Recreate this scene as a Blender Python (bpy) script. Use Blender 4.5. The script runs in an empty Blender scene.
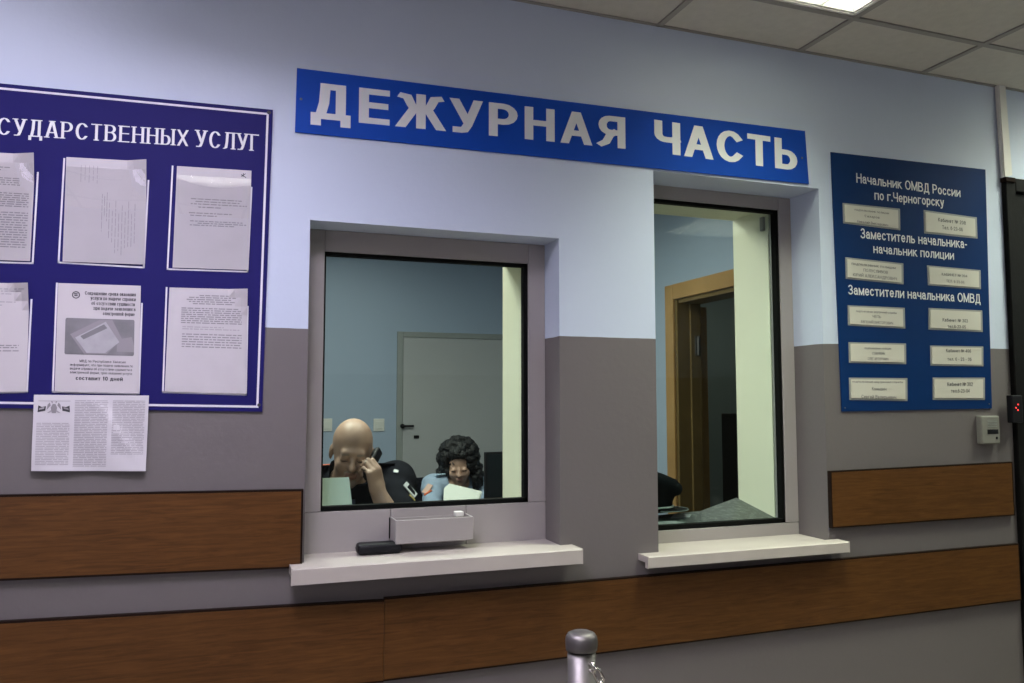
import bpy, bmesh, math, random
import numpy as np
from mathutils import Vector, Matrix

# ------------------------------------------------------------------ camera, world, light, exposure
S = bpy.context.scene
COL = S.collection
PI = math.pi
EYE = 1.50                      # lens height above the floor
DIST = 2.368                    # lens to corridor wall (wall face is y = 0)
FOC, YAW, PITCH, ROLL = 801.5, 0.34763, 0.073955, -0.000705

def cam_axes():
    cy, sy, cp, sp = math.cos(YAW), math.sin(YAW), math.cos(PITCH), math.sin(PITCH)
    f = Vector((sy*cp, cy*cp, sp)); r = Vector((cy, -sy, 0)); u = r.cross(f)
    cr, sr = math.cos(ROLL), math.sin(ROLL)
    return cr*r + sr*u, -sr*r + cr*u, f
CR, CU, CF = cam_axes()
cam_d = bpy.data.cameras.new('camera'); cam = bpy.data.objects.new('camera', cam_d); COL.objects.link(cam)
cam_d.sensor_width = 36; cam_d.lens = FOC/1024*36; cam_d.clip_start = .05
cam.matrix_world = Matrix.Translation((0, -DIST, EYE)) @ Matrix((CR, CU, -CF)).transposed().to_4x4()
S.camera = cam
S.view_settings.view_transform = 'Standard'; S.view_settings.look = 'None'
S.view_settings.gamma = 1; S.view_settings.use_curve_mapping = False
S.view_settings.exposure = 0.0
S.cycles.use_denoising = True
S.cycles.max_bounces = 8; S.cycles.transparent_max_bounces = 12
W = bpy.data.worlds.new('world'); S.world = W; W.use_nodes = True
W.node_tree.nodes['Background'].inputs[0].default_value = (.55, .62, .8, 1)
W.node_tree.nodes['Background'].inputs[1].default_value = .15

def area(name, loc, size, power, color, rot, spread=180):
    l = bpy.data.lights.new(name, 'AREA'); l.shape = 'RECTANGLE'; l.size, l.size_y = size
    l.energy = power; l.color = color; l.spread = math.radians(spread)
    o = bpy.data.objects.new(name, l); COL.objects.link(o); o.location = loc; o.rotation_euler = rot
    return o
# daylight through the corridor window behind the camera, left
area('daylight', (-2.20, -3.72, 1.75), (1.7, 1.5), 22, (.86, .80, 1.0), (PI/2, 0, 0))
LAMP_P, ROOM_P = 22, 47

def ray(x, y):
    return CF + (x-512)/FOC*CR - (y-341.5)/FOC*CU
def wp(x, y, Y=0.0):            # where the line of sight through a point of the photo meets the plane y = Y
    d = ray(x, y); t = (Y+DIST)/d.y
    return Vector((d.x*t, Y, EYE+d.z*t))

# ------------------------------------------------------------------ materials
MATS = {}
def mat(name, col, rough=.5, metal=0, spec=.5, coat=0, coat_rough=.05, bump=0, bscale=40, var=0, vscale=3, emit=None, estr=0):
    m = bpy.data.materials.new(name); m.use_nodes = True; nt = m.node_tree; b = nt.nodes['Principled BSDF']
    b.inputs['Base Color'].default_value = (*col, 1); b.inputs['Roughness'].default_value = rough
    b.inputs['Metallic'].default_value = metal; b.inputs['Specular IOR Level'].default_value = spec
    b.inputs['Coat Weight'].default_value = coat; b.inputs['Coat Roughness'].default_value = coat_rough
    tc = nt.nodes.new('ShaderNodeTexCoord')
    if var:
        n = nt.nodes.new('ShaderNodeTexNoise'); n.inputs['Scale'].default_value = vscale; n.inputs['Detail'].default_value = 5
        r = nt.nodes.new('ShaderNodeValToRGB'); r.color_ramp.elements[0].position = .3; r.color_ramp.elements[1].position = .7
        r.color_ramp.elements[0].color = (*[c*(1-var) for c in col], 1); r.color_ramp.elements[1].color = (*[min(1, c*(1+var)) for c in col], 1)
        nt.links.new(tc.outputs['Object'], n.inputs['Vector']); nt.links.new(n.outputs[0], r.inputs[0]); nt.links.new(r.outputs[0], b.inputs['Base Color'])
    if bump:
        n2 = nt.nodes.new('ShaderNodeTexNoise'); n2.inputs['Scale'].default_value = bscale; n2.inputs['Detail'].default_value = 4
        bp = nt.nodes.new('ShaderNodeBump'); bp.inputs['Strength'].default_value = bump; bp.inputs['Distance'].default_value = .01
        nt.links.new(tc.outputs['Object'], n2.inputs['Vector']); nt.links.new(n2.outputs[0], bp.inputs['Height']); nt.links.new(bp.outputs[0], b.inputs['Normal'])
    if emit:
        b.inputs['Emission Color'].default_value = (*emit, 1); b.inputs['Emission Strength'].default_value = estr
    MATS[name] = m
    return m

def two_tone(name, up, low, line, rough):
    """painted wall: one paint above a height, another below (a real paint line)"""
    m = mat(name, up, rough, bump=.06, bscale=55); nt = m.node_tree; b = nt.nodes['Principled BSDF']
    g = nt.nodes.new('ShaderNodeNewGeometry'); s = nt.nodes.new('ShaderNodeSeparateXYZ'); c = nt.nodes.new('ShaderNodeMath'); c.operation = 'GREATER_THAN'
    n = nt.nodes.new('ShaderNodeTexNoise'); n.inputs['Scale'].default_value = 9
    mx0 = nt.nodes.new('ShaderNodeMath'); mx0.operation = 'MULTIPLY_ADD'; mx0.inputs[1].default_value = .006; mx0.inputs[2].default_value = line-.003
    mx = nt.nodes.new('ShaderNodeMix'); mx.data_type = 'RGBA'
    nt.links.new(g.outputs['Position'], s.inputs[0]); nt.links.new(g.outputs['Position'], n.inputs['Vector'])
    nt.links.new(n.outputs[0], mx0.inputs[0]); nt.links.new(s.outputs[2], c.inputs[0]); nt.links.new(mx0.outputs[0], c.inputs[1])
    nt.links.new(c.outputs[0], mx.inputs[0]); mx.inputs[6].default_value = (*low, 1); mx.inputs[7].default_value = (*up, 1)
    nt.links.new(mx.outputs[2], b.inputs['Base Color'])
    return m

def wood(name, c1, c2, scale=(2.2, 1, 34), rough=.45):
    m = mat(name, c1, rough, spec=.25); nt = m.node_tree; b = nt.nodes['Principled BSDF']
    tc = nt.nodes.new('ShaderNodeTexCoord'); mp = nt.nodes.new('ShaderNodeMapping'); mp.inputs['Scale'].default_value = scale
    n = nt.nodes.new('ShaderNodeTexNoise'); n.inputs['Scale'].default_value = 3.2; n.inputs['Detail'].default_value = 9; n.inputs['Roughness'].default_value = .68; n.inputs['Distortion'].default_value = .9
    r = nt.nodes.new('ShaderNodeValToRGB'); r.color_ramp.elements[0].color = (*c2, 1); r.color_ramp.elements[1].color = (*c1, 1)
    r.color_ramp.elements[0].position = .32; r.color_ramp.elements[1].position = .66
    n2 = nt.nodes.new('ShaderNodeTexNoise'); n2.inputs['Scale'].default_value = 1.6; n2.inputs['Detail'].default_value = 2
    hs = nt.nodes.new('ShaderNodeMix'); hs.data_type = 'RGBA'; hs.blend_type = 'MULTIPLY'; hs.inputs[0].default_value = .35
    nt.links.new(tc.outputs['Object'], mp.inputs[0]); nt.links.new(mp.outputs[0], n.inputs['Vector']); nt.links.new(tc.outputs['Object'], n2.inputs['Vector'])
    nt.links.new(n.outputs[0], r.inputs[0]); nt.links.new(r.outputs[0], hs.inputs[6]); nt.links.new(n2.outputs[0], hs.inputs[7]); nt.links.new(hs.outputs[2], b.inputs['Base Color'])
    return m

def glass(name, tint, gl=1.45, boost=0.0, rough=0.0, bump=0, bscale=6):
    """thin clear sheet: tinted see-through plus mirror by Fresnel"""
    m = bpy.data.materials.new(name); m.use_nodes = True; nt = m.node_tree; nt.nodes.clear()
    o = nt.nodes.new('ShaderNodeOutputMaterial'); t = nt.nodes.new('ShaderNodeBsdfTransparent'); t.inputs[0].default_value = (*tint, 1)
    g = nt.nodes.new('ShaderNodeBsdfGlossy'); g.inputs['Roughness'].default_value = rough; mx = nt.nodes.new('ShaderNodeMixShader')
    f = nt.nodes.new('ShaderNodeLayerWeight'); f.inputs[0].default_value = .5       # Facing = 1 - cos; Schlick on top
    pw = nt.nodes.new('ShaderNodeMath'); pw.operation = 'POWER'; pw.inputs[1].default_value = 5
    f0 = ((gl-1)/(gl+1))**2
    ad = nt.nodes.new('ShaderNodeMath'); ad.operation = 'MULTIPLY_ADD'; ad.inputs[1].default_value = 1-f0; ad.inputs[2].default_value = f0+boost
    nt.links.new(f.outputs['Facing'], pw.inputs[0]); nt.links.new(pw.outputs[0], ad.inputs[0]); nt.links.new(ad.outputs[0], mx.inputs[0]); nt.links.new(t.outputs[0], mx.inputs[1]); nt.links.new(g.outputs[0], mx.inputs[2]); nt.links.new(mx.outputs[0], o.inputs[0])
    if bump:
        tc = nt.nodes.new('ShaderNodeTexCoord'); n2 = nt.nodes.new('ShaderNodeTexNoise'); n2.inputs['Scale'].default_value = bscale; n2.inputs['Detail'].default_value = 1
        bp = nt.nodes.new('ShaderNodeBump'); bp.inputs['Strength'].default_value = bump; bp.inputs['Distance'].default_value = .02
        nt.links.new(tc.outputs['Object'], n2.inputs['Vector']); nt.links.new(n2.outputs[0], bp.inputs['Height']); nt.links.new(bp.outputs[0], g.inputs['Normal']); nt.links.new(bp.outputs[0], f.inputs['Normal'])
    MATS[name] = m
    return m

PAINT_Z = EYE + .208
M_wall = two_tone('wall_paint', (.50, .56, .68), (.128, .114, .112), PAINT_Z, .5)
M_room = mat('room_paint', (.337, .405, .50), .55, bump=.05, bscale=50)
M_backwall = mat('room_wall_paint', (.337, .405, .514), .6, bump=.05)
M_ceil = mat('ceiling_tile', (.56, .53, .46), .9, bump=.25, bscale=160, var=.04, vscale=30)
M_grid = mat('ceiling_grid_metal', (.30, .28, .25), .6)
M_floor = mat('floor_tile', (.30, .27, .24), .35, var=.1, vscale=6)
M_wood = wood('oak_laminate', (.125, .052, .012), (.065, .024, .005))
M_edge = mat('dark_edge', (.012, .006, .004), .8, spec=.1)
M_sill = mat('sill_plastic', (.43, .39, .355), .4, var=.04, vscale=8)
M_frame = mat('frame_metal', (.31, .285, .275), .4, var=.02)
M_gasket = mat('black_rubber', (.004, .0045, .004), .8, spec=.08)
M_reveal = mat('pale_yellow_paint', (.88, .85, .66), .55)
M_glass = glass('window_glass', (.80, .87, .86), 1.38)
M_black = mat('black_plastic', (.006, .006, .008), .5, spec=.2)
M_blackm = mat('black_paint_metal', (.003, .0028, .0026), .7, spec=.12, bump=.1)
M_white = mat('white_plastic', (.66, .64, .60), .4)
M_paper = mat('paper', (.50, .47, .485), .6)
M_paperc = mat('paper_grey', (.48, .455, .475), .6, var=.05, vscale=9)
M_ink = mat('black_ink', (.03, .028, .035), .6)
M_inkg = mat('grey_ink', (.24, .225, .24), .6)
M_inkp = mat('plate_ink', (.11, .105, .11), .6)
M_inkf = mat('faint_ink', (.345, .325, .345), .6)
M_navy = mat('navy_board', (.011, .009, .092), .6, spec=.1)
M_blue = mat('blue_sign', (.007, .052, .33), .55, spec=.08)
M_blue2 = mat('deep_blue_sign', (.002, .024, .105), .55, spec=.08)
M_letter = mat('white_vinyl', (.70, .70, .70), .5)
M_boardw = mat('white_line', (.66, .64, .70), .5)
M_plate = mat('grey_plate', (.26, .27, .26), .4)
M_insert = mat('cream_insert', (.56, .54, .47), .55)
M_steel = mat('satin_steel', (.15, .138, .134), .45, metal=.75, var=.08, vscale=30)
M_chrome = mat('bright_chain', (.62, .60, .56), .2, metal=1)
M_door = mat('grey_door', (.40, .395, .40), .6, var=.03)
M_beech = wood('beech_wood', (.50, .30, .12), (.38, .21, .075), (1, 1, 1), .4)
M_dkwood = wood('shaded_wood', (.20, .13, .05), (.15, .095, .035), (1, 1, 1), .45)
M_stone = mat('stone_counter', (.10, .11, .10), .3)
M_led = mat('red_led', (.6, .02, .02), .4, emit=(1, .05, .05), estr=1.6)
M_sleeve = glass('clear_sleeve', (.98, .98, .98), 1.5, .07, .01, bump=.012, bscale=5)
M_louv = mat('louvre_metal', (.86, .85, .82), .25, metal=.7)
M_tube = mat('lamp_tube', (.9, .9, .9), .5, emit=(1, .97, .88), estr=2.5)
M_card = mat('green_card', (.66, .74, .60), .6)
M_brown = mat('brown_laminate', (.16, .12, .09), .4)
M_skin = mat('skin', (.36, .225, .16), .5, var=.08, vscale=18)
M_skinw = mat('skin_light', (.42, .26, .19), .5)
M_lip = mat('lips', (.28, .14, .11), .5)
M_lash = mat('dark_hair_line', (.05, .035, .03), .7)
M_stub = mat('grey_stubble', (.25, .18, .145), .7)
M_uniform = mat('black_uniform', (.007, .0075, .011), .9, spec=.1, bump=.25, bscale=30)
M_shirt = mat('blue_shirt', (.25, .315, .41), .8, spec=.2, bump=.3, bscale=22)
M_shirtl = mat('pale_blue_cloth', (.36, .48, .58), .8)
M_tie = mat('navy_tie', (.02, .03, .06), .6)
M_hair = mat('black_hair', (.007, .007, .008), .5, spec=.3, bump=.6, bscale=120)
M_trouser = mat('dark_trousers', (.02, .022, .03), .8)
M_redp = mat('red_patch', (.55, .10, .03), .6)
M_gold = mat('gold_patch', (.55, .42, .12), .45)
M_silver = mat('silver_patch', (.55, .55, .55), .45)
M_pic1 = mat('photo_grey', (.17, .165, .175), .5, var=.25, vscale=14)
M_pic2 = mat('photo_light', (.34, .33, .35), .5, var=.12, vscale=25)
# speckled stone
def speckle(m, base, hi):
    nt = m.node_tree; b = nt.nodes['Principled BSDF']; tc = nt.nodes.new('ShaderNodeTexCoord')
    v = nt.nodes.new('ShaderNodeTexNoise'); v.inputs['Scale'].default_value = 45; v.inputs['Detail'].default_value = 6; v.inputs['Roughness'].default_value = .75
    r = nt.nodes.new('ShaderNodeValToRGB'); r.color_ramp.elements[0].position = .48; r.color_ramp.elements[1].position = .66
    r.color_ramp.elements[0].color = (*base, 1); r.color_ramp.elements[1].color = (*hi, 1)
    nt.links.new(tc.outputs['Object'], v.inputs['Vector']); nt.links.new(v.outputs[0], r.inputs[0]); nt.links.new(r.outputs[0], b.inputs['Base Color'])
speckle(M_stone, (.045, .050, .046), (.20, .22, .20))

# ------------------------------------------------------------------ builders
def obj(name, bm, mats, parent=None, smooth=False):
    me = bpy.data.meshes.new(name)
    if isinstance(bm, bmesh.types.BMesh):
        bmesh.ops.recalc_face_normals(bm, faces=bm.faces); bm.to_mesh(me); bm.free()
    else:
        me.from_pydata([tuple(v) for v in bm[0]], [], bm[1])
        if len(bm) > 2: me.polygons.foreach_set('material_index', bm[2])
    for m in (mats if isinstance(mats, (list, tuple)) else [mats]): me.materials.append(m)
    if smooth: me.polygons.foreach_set('use_smooth', [True]*len(me.polygons))
    o = bpy.data.objects.new(name, me); COL.objects.link(o)
    if parent:
        o.parent = parent
        pw = parent_world(parent); o.matrix_parent_inverse = pw.inverted()
    return o
def parent_world(p):
    m = p.matrix_basis.copy()
    if p.parent: m = parent_world(p.parent) @ p.matrix_parent_inverse @ m
    return m
def thing(name, label, cat, loc, group=None):
    o = bpy.data.objects.new(name, None); COL.objects.link(o); o.location = loc; o.empty_display_size = .05
    return tag(o, label, cat, group)
def tag(o, label, cat, group=None, kind=None):
    o['label'] = label; o['category'] = cat
    if group: o['group'] = group
    if kind: o['kind'] = kind
    return o
def struct(o, label=None):
    o['kind'] = 'structure'
    if label: o['label'] = label
    return o
def bx(bm, lo, hi, bev=0, seg=2):
    b = bmesh.new(); bmesh.ops.create_cube(b, size=1)
    for v in b.verts:
        v.co = Vector([lo[i] + (v.co[i]+.5)*(hi[i]-lo[i]) for i in range(3)])
    if bev: bmesh.ops.bevel(b, geom=list(b.edges), offset=bev, segments=seg, affect='EDGES', profile=.5)
    join(bm, b); return bm
def join(bm, b, M=None):
    vs = {}
    for v in b.verts: vs[v] = bm.verts.new(M @ v.co if M else v.co)
    for f in b.faces:
        g = bm.faces.new([vs[v] for v in f.verts]); g.material_index = f.material_index; g.smooth = f.smooth
    b.free()
def box(lo, hi, bev=0, seg=2): return bx(bmesh.new(), lo, hi, bev, seg)
def prism(bm, pts, d):
    """polygon of 3-D points thickened along vector d"""
    a = [bm.verts.new(p) for p in pts]; b = [bm.verts.new(Vector(p)+Vector(d)) for p in pts]
    bm.faces.new(a); bm.faces.new(b[::-1]); n = len(pts)
    for i in range(n): bm.faces.new((a[i], b[i], b[(i+1) % n], a[(i+1) % n]))
    return bm
def tube(bm, pts, r, n=10, closed=False):
    pts = [Vector(p) for p in pts]; rings = []; N = len(pts); rr = r if isinstance(r, (list, tuple)) else [r]*N
    up = Vector((0, 0, 1)); prev = None
    for i, p in enumerate(pts):
        a = pts[(i-1) % N] if (closed or i > 0) else p; b = pts[(i+1) % N] if (closed or i < N-1) else p
        t = (b-a).normalized(); s = t.cross(prev if prev else (up if abs(t.z) < .9 else Vector((1, 0, 0)))).normalized()
        u = s.cross(t).normalized(); prev = u
        rings.append([bm.verts.new(p + rr[i]*(math.cos(2*PI*k/n)*s + math.sin(2*PI*k/n)*u)) for k in range(n)])
    for i in range(N if closed else N-1):
        A, B = rings[i], rings[(i+1) % N]
        for k in range(n): bm.faces.new((A[k], A[(k+1) % n], B[(k+1) % n], B[k]))
    if not closed: bm.faces.new(rings[0][::-1]); bm.faces.new(rings[-1])
    return bm
def lathe(bm, prof, c, n=32):
    rings = [[bm.verts.new((c[0]+r*math.cos(2*PI*k/n), c[1]+r*math.sin(2*PI*k/n), c[2]+z)) for k in range(n)] for r, z in prof]
    for A, B in zip(rings, rings[1:]):
        for k in range(n): bm.faces.new((A[k], A[(k+1) % n], B[(k+1) % n], B[k]))
    bm.faces.new(rings[0][::-1]); bm.faces.new(rings[-1])
    return bm

# ------------------------------------------------------------------ drawn Cyrillic alphabet (centre-line strokes, elliptical pen)
def A(cx, cy, rx, ry, a0, a1, n=None):
    n = n or max(3, int(abs(a1-a0)/22))
    return [(cx+rx*math.cos(math.radians(a0+(a1-a0)*i/n)), cy+ry*math.sin(math.radians(a0+(a1-a0)*i/n))) for i in range(n+1)]
def mir(p): return [(1-x, y) for x, y in p]
bowlb = [(0, .57), (.55, .57)] + A(.55, .285, .45, .285, 90, -90) + [(0, 0)]
G = {
 'А': (.74, [(0, 0), (.445, 1)], [(.555, 1), (1, 0)], [(.2, .30), (.8, .30)]),
 'Б': (.66, [(.92, 1), (0, 1)], [(0, 1), (0, 0)], bowlb),
 'В': (.70, [(0, 0), (0, 1)], [(0, 1), (.5, 1)]+A(.5, .77, .42, .23, 90, -90)+[(0, .54)], [(0, .54), (.55, .54)]+A(.55, .27, .45, .27, 90, -90)+[(0, 0)]),
 'Г': (.56, [(0, 0), (0, 1)], [(0, 1), (1, 1)]),
 'Д': (.80, [(0, 0), (1, 0)], [(0, 0), (0, -.22)], [(1, 0), (1, -.22)], [(.15, 0), (.27, .45), (.31, 1)], [(.31, 1), (.83, 1)], [(.83, 1), (.83, 0)]),
 'Е': (.64, [(1, 1), (0, 1)], [(0, 1), (0, 0)], [(0, 0), (1, 0)], [(0, .53), (.93, .53)]),
 'Ж': (1.0, [(.5, 0), (.5, 1)], [(.02, 1), (.13, .97), (.24, .70), (.32, .57), (.5, .53)], mir([(.02, 1), (.13, .97), (.24, .70), (.32, .57), (.5, .53)]), [(.0, 0), (.3, .56)], [(1, 0), (.7, .56)]),
 'З': (.62, A(.45, .75, .45, .25, 155, -90), A(.45, .26, .55, .26, 90, -155)),
 'И': (.72, [(0, 1), (0, 0)], [(1, 1), (1, 0)], [(0, .06), (1, .94)]),
 'К': (.68, [(0, 0), (0, 1)], [(0, .52), (.35, .54), (.62, .93), (.95, 1)], [(.36, .54), (1, 0)]),
 'Л': (.72, [(1, 0), (1, 1)], [(1, 1), (.3, 1)], [(.3, 1), (.25, .4), (.15, .05), (0, 0)]),
 'М': (.86, [(0, 0), (0, 1)], [(1, 0), (1, 1)], [(0, 1), (.5, .05)], [(.5, .05), (1, 1)]),
 'Н': (.72, [(0, 0), (0, 1)], [(1, 0), (1, 1)], [(0, .53), (1, .53)]),
 'О': (.80, A(.5, .5, .5, .5, 90, 450, 20)),
 'П': (.72, [(0, 0), (0, 1)], [(0, 1), (1, 1)], [(1, 1), (1, 0)]),
 'Р': (.67, [(0, 0), (0, 1)], [(0, 1), (.5, 1)]+A(.5, .72, .5, .28, 90, -90)+[(0, .44)]),
 'С': (.74, A(.52, .5, .52, .5, 42, 318, 16)),
 'Т': (.66, [(0, 1), (1, 1)], [(.5, 1), (.5, 0)]),
 'У': (.68, [(0, 1), (.52, .32)], [(1, 1), (.56, .2), (.4, .02), (.25, 0), (.06, .0)]),
 'Х': (.70, [(0, 0), (1, 1)], [(0, 1), (1, 0)]),
 'Ц': (.74, [(0, 1), (0, 0)], [(0, 0), (1, 0)], [(.85, 0), (.85, 1)], [(1, 0), (1, -.2)]),
 'Ч': (.68, [(1, 0), (1, 1)], [(0, 1), (0, .62)]+A(.35, .62, .35, .2, 180, 270)+[(.7, .42), (1, .46)]),
 'Ш': (.95, [(0, 1), (0, 0)], [(0, 0), (1, 0)], [(.5, 0), (.5, 1)], [(1, 0), (1, 1)]),
 'Щ': (.98, [(0, 1), (0, 0)], [(0, 0), (1, 0)], [(.45, 0), (.45, 1)], [(.9, 0), (.9, 1)], [(1, 0), (1, -.2)]),
 'Ь': (.66, [(0, 1), (0, 0)], bowlb),
 'Ы': (.86, [(0, 1), (0, 0)], [(0, .57), (.36, .57)]+A(.36, .285, .28, .285, 90, -90)+[(0, 0)], [(1, 1), (1, 0)]),
 'Э': (.72, A(.48, .5, .52, .5, 138, -138, 16), [(.35, .52), (1, .52)]),
 'Ю': (.98, [(0, 1), (0, 0)], [(0, .5), (.3, .5)], A(.65, .5, .35, .5, 90, 450, 18)),
 'Я': (.71, [(1, 0), (1, 1)], [(1, 1), (.42, 1)]+A(.42, .735, .38, .265, 90, 270)+[(1, .47)], [(.62, .47), (.42, .38), (.22, .1), (.0, 0)]),
 '1': (.42, [(.7, 0), (.7, 1)], [(.7, 1), (.1, .75)]), '2': (.58, A(.5, .72, .5, .28, 165, -20)+[(0, 0)], [(0, 0), (1, 0)]),
 '3': (.58, A(.45, .75, .45, .25, 155, -90), A(.45, .26, .55, .26, 90, -155)),
 '4': (.60, [(.72, 0), (.72, 1)], [(.72, 1), (0, .28)], [(0, .28), (1, .28)]), '5': (.58, [(.9, 1), (.15, 1)], [(.15, 1), (.05, .55)]+A(.45, .32, .52, .32, 110, -150)),
 '6': (.60, A(.5, .32, .5, .32, 90, 450, 14), [(0, .32), (.1, .75), (.4, 1), (.85, .93)]), '8': (.60, A(.5, .74, .42, .26, 90, 450, 12), A(.5, .26, .5, .26, 90, 450, 12)),
 '0': (.60, A(.5, .5, .5, .5, 90, 450, 16)), '-': (.32, [(0, .38), (1, .38)]), '.': (.16, [(.5, 0), (.5, .04)]), ',': (.16, [(.6, .04), (.3, -.15)]),
 '№': (1.1, [(0, 0), (0, 1)], [(0, 1), (.5, 0)], [(.5, 0), (.5, 1)], A(.82, .62, .16, .2, 90, 450, 10), [(.68, .2), (.96, .2)]),
}
LOW = {
 'а': (.56, A(.46, .70, .42, .30, 165, 0)+[(.92, .1), (1, 0)], A(.42, .29, .42, .29, 70, 320, 9)),
 'е': (.58, A(.5, .5, .5, .5, 0, 315, 14), [(0, .5), (1, .5)]), 'р': (.58, [(0, -.38), (0, 1)], A(.5, .5, .5, .5, 90, 450, 14)),
 'у': (.56, [(0, 1), (.5, .05)], [(1, 1), (.45, -.3), (.1, -.38)]), 'б': (.60, A(.5, .46, .5, .46, 90, 450, 14), [(0, .5), (.1, 1.1), (.9, 1.36)]),
 'ф': (.80, A(.5, .5, .5, .5, 90, 450, 14), [(.5, -.38), (.5, 1.36)]), 'о': (.60, A(.5, .5, .5, .5, 90, 450, 14)), 'с': (.56, A(.52, .5, .52, .5, 42, 318, 12)),
}
for ch in 'вгджзиклмнптхчшщьыэюяц':
    g = G[ch.upper()]; LOW[ch] = (g[0]*.86,) + g[1:]
LOW['й'] = LOW['и'] + (A(.5, 1.32, .22, .12, 200, 340, 4),)
G['Й'] = G['И'] + (A(.5, 1.28, .22, .12, 200, 340, 4),)
def stroke_poly(pts, wx, wy, cap=True, cut=(None, None)):
    P = []
    for p in pts:
        if not P or (Vector(p)-P[-1]).length > 1e-4: P.append(Vector(p))
    closed = (P[0]-P[-1]).length < 1e-5
    if closed: P = P[:-1]
    n = len(P)
    def off(d):
        nn = Vector((-d.y, d.x)); l = math.sqrt((nn.x*wx/2)**2+(nn.y*wy/2)**2)
        # support of the elliptical pen in direction nn
        return Vector((nn.x*(wx/2)**2, nn.y*(wy/2)**2))/max(l, 1e-9)
    if not closed and cap:
        for i, j in ((0, 1), (-1, -2)):
            d = (P[i]-P[j]).normalized(); e = math.sqrt((d.x*wx/2)**2+(d.y*wy/2)**2); P[i] = P[i]+d*e
    L, R = [], []
    for i in range(n):
        if closed: d1 = (P[i]-P[i-1]).normalized(); d2 = (P[(i+1) % n]-P[i]).normalized()
        else:
            d1 = (P[i]-P[i-1]).normalized() if i else (P[1]-P[0]).normalized(); d2 = (P[i+1]-P[i]).normalized() if i < n-1 else d1
        d = (d1+d2); d = d.normalized() if d.length > 1e-6 else d1
        o = off(d)/max(.5, d.dot(d1)); l, r = P[i]+o, P[i]-o
        e = 0 if i == 0 else (1 if i == n-1 else None)
        if not closed and e is not None and cut[e] is not None and abs(d.y) > .3:      # slanting stroke: cut it level
            l = l+d*((cut[e]-l.y)/d.y); r = r+d*((cut[e]-r.y)/d.y)
        L.append(l); R.append(r)
    return L, R, closed
def text_shape(s, x0, x1, base, cap, wx=.2, wy=.165, serif=False, track=.12, xh=.74):
    """flat outlines of a line of text between x0 and x1 (local units); returns list of quads (4 2-D points, layer)"""
    out = []; x = 0
    for ch in s:
        if ch == ' ': x += .38; continue
        low = ch in LOW; g = LOW[ch] if low else G[ch]; H = xh if low else 1.0; Wd = g[0]*(1.0 if not serif else .98)
        for k, st in enumerate(g[1:]):
            pts = [(x+wx/2+u*(Wd-wx), wy/2+v*(H-wy)) for u, v in st]
            cv = lambda v, v2: (0.0 if abs(v) < .01 else (H if abs(v-1) < .01 else None)) if abs(v-v2) > .12 else None
            L, R, c = stroke_poly(pts, wx, wy, True, (cv(st[0][1], st[1][1]), cv(st[-1][1], st[-2][1])))
            lo = 0 if min(v for u, v in st) > -.01 else -9; hi = H if max(v for u, v in st) < 1.01 else 9
            cl = lambda p: (p.x, min(hi, max(lo, p.y)))
            m = len(L)
            for i in range(m if c else m-1):
                j = (i+1) % m; out.append(((cl(L[i]), cl(L[j]), cl(R[j]), cl(R[i])), k))
            if serif and not c:
                for e, e2 in ((0, 1), (-1, -2)):
                    (u, v), (u2, v2) = st[e], st[e2]
                    if (abs(v) < .02 or abs(v-1) < .02) and abs(v-v2) > .35 and abs(u-u2) < .75:
                        cx = x+wx/2+u*(Wd-wx); yy = 0 if v < .5 else H-wy*.8
                        out.append((((cx-wx*.98, yy), (cx+wx*.98, yy), (cx+wx*.98, yy+wy*.8), (cx-wx*.98, yy+wy*.8)), 7+(e == 0)))
        x += Wd+track
    wid = x-track; sx = (x1-x0)/wid
    return [([(x0+px*sx, base+py*cap) for px, py in q], k) for q, k in out]
def add_text(bm, shp, mapf, mi=0):
    for q, k in shp:
        vs = [bm.verts.new(mapf(p[0], p[1], .0004+.00005*k)) for p in q]
        try: f = bm.faces.new(vs); f.material_index = mi
        except Exception: pass
def wallmap(Y): return lambda x, z, e: Vector((x, Y-e, z))
def px_line(s, pa, pb, cap_px, Y, **kw):
    """text whose baseline runs between two points of the photo, lying on plane y = Y"""
    a = wp(*pa, Y); b = wp(*pb, Y); up = wp(pa[0], pa[1]-cap_px, Y); H = (up-a).length
    sl = (b.z-a.z)/(b.x-a.x)
    bm = bmesh.new(); add_text(bm, text_shape(s, a.x, b.x, 0, H, **kw), lambda x, z, e: Vector((x, Y-e, z+a.z+(x-a.x)*sl)))
    return bm
def quad_map(q, Y):
    """bilinear map of the unit square onto four wall points (TL, TR, BR, BL)"""
    P = [wp(*p, Y) if len(p) == 2 else Vector(p) for p in q]
    def f(u, v, e=0.0):
        t = P[0].lerp(P[1], u); b = P[3].lerp(P[2], u); p = t.lerp(b, 1-v); return Vector((p.x, p.y-e, p.z))
    return f
def add_bars(bm, f, rows, x0, x1, seed, mi=0, hgt=.010, gap=.014):
    """lines of small print, too fine to read in the photo, as word-length dashes"""
    rnd = random.Random(seed)
    for r in rows:
        a, b = (x0, x1) if not isinstance(r, tuple) else (r[1], r[2]); y = r if not isinstance(r, tuple) else r[0]
        x = a
        while x < b-.01:
            w = rnd.uniform(.025, .10); w = min(w, b-x)
            bm.faces.new([bm.verts.new(f(px, py, .0005)) for px, py in ((x, y), (x+w, y), (x+w, y+hgt), (x, y+hgt))]).material_index = mi
            x += w+gap

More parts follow.
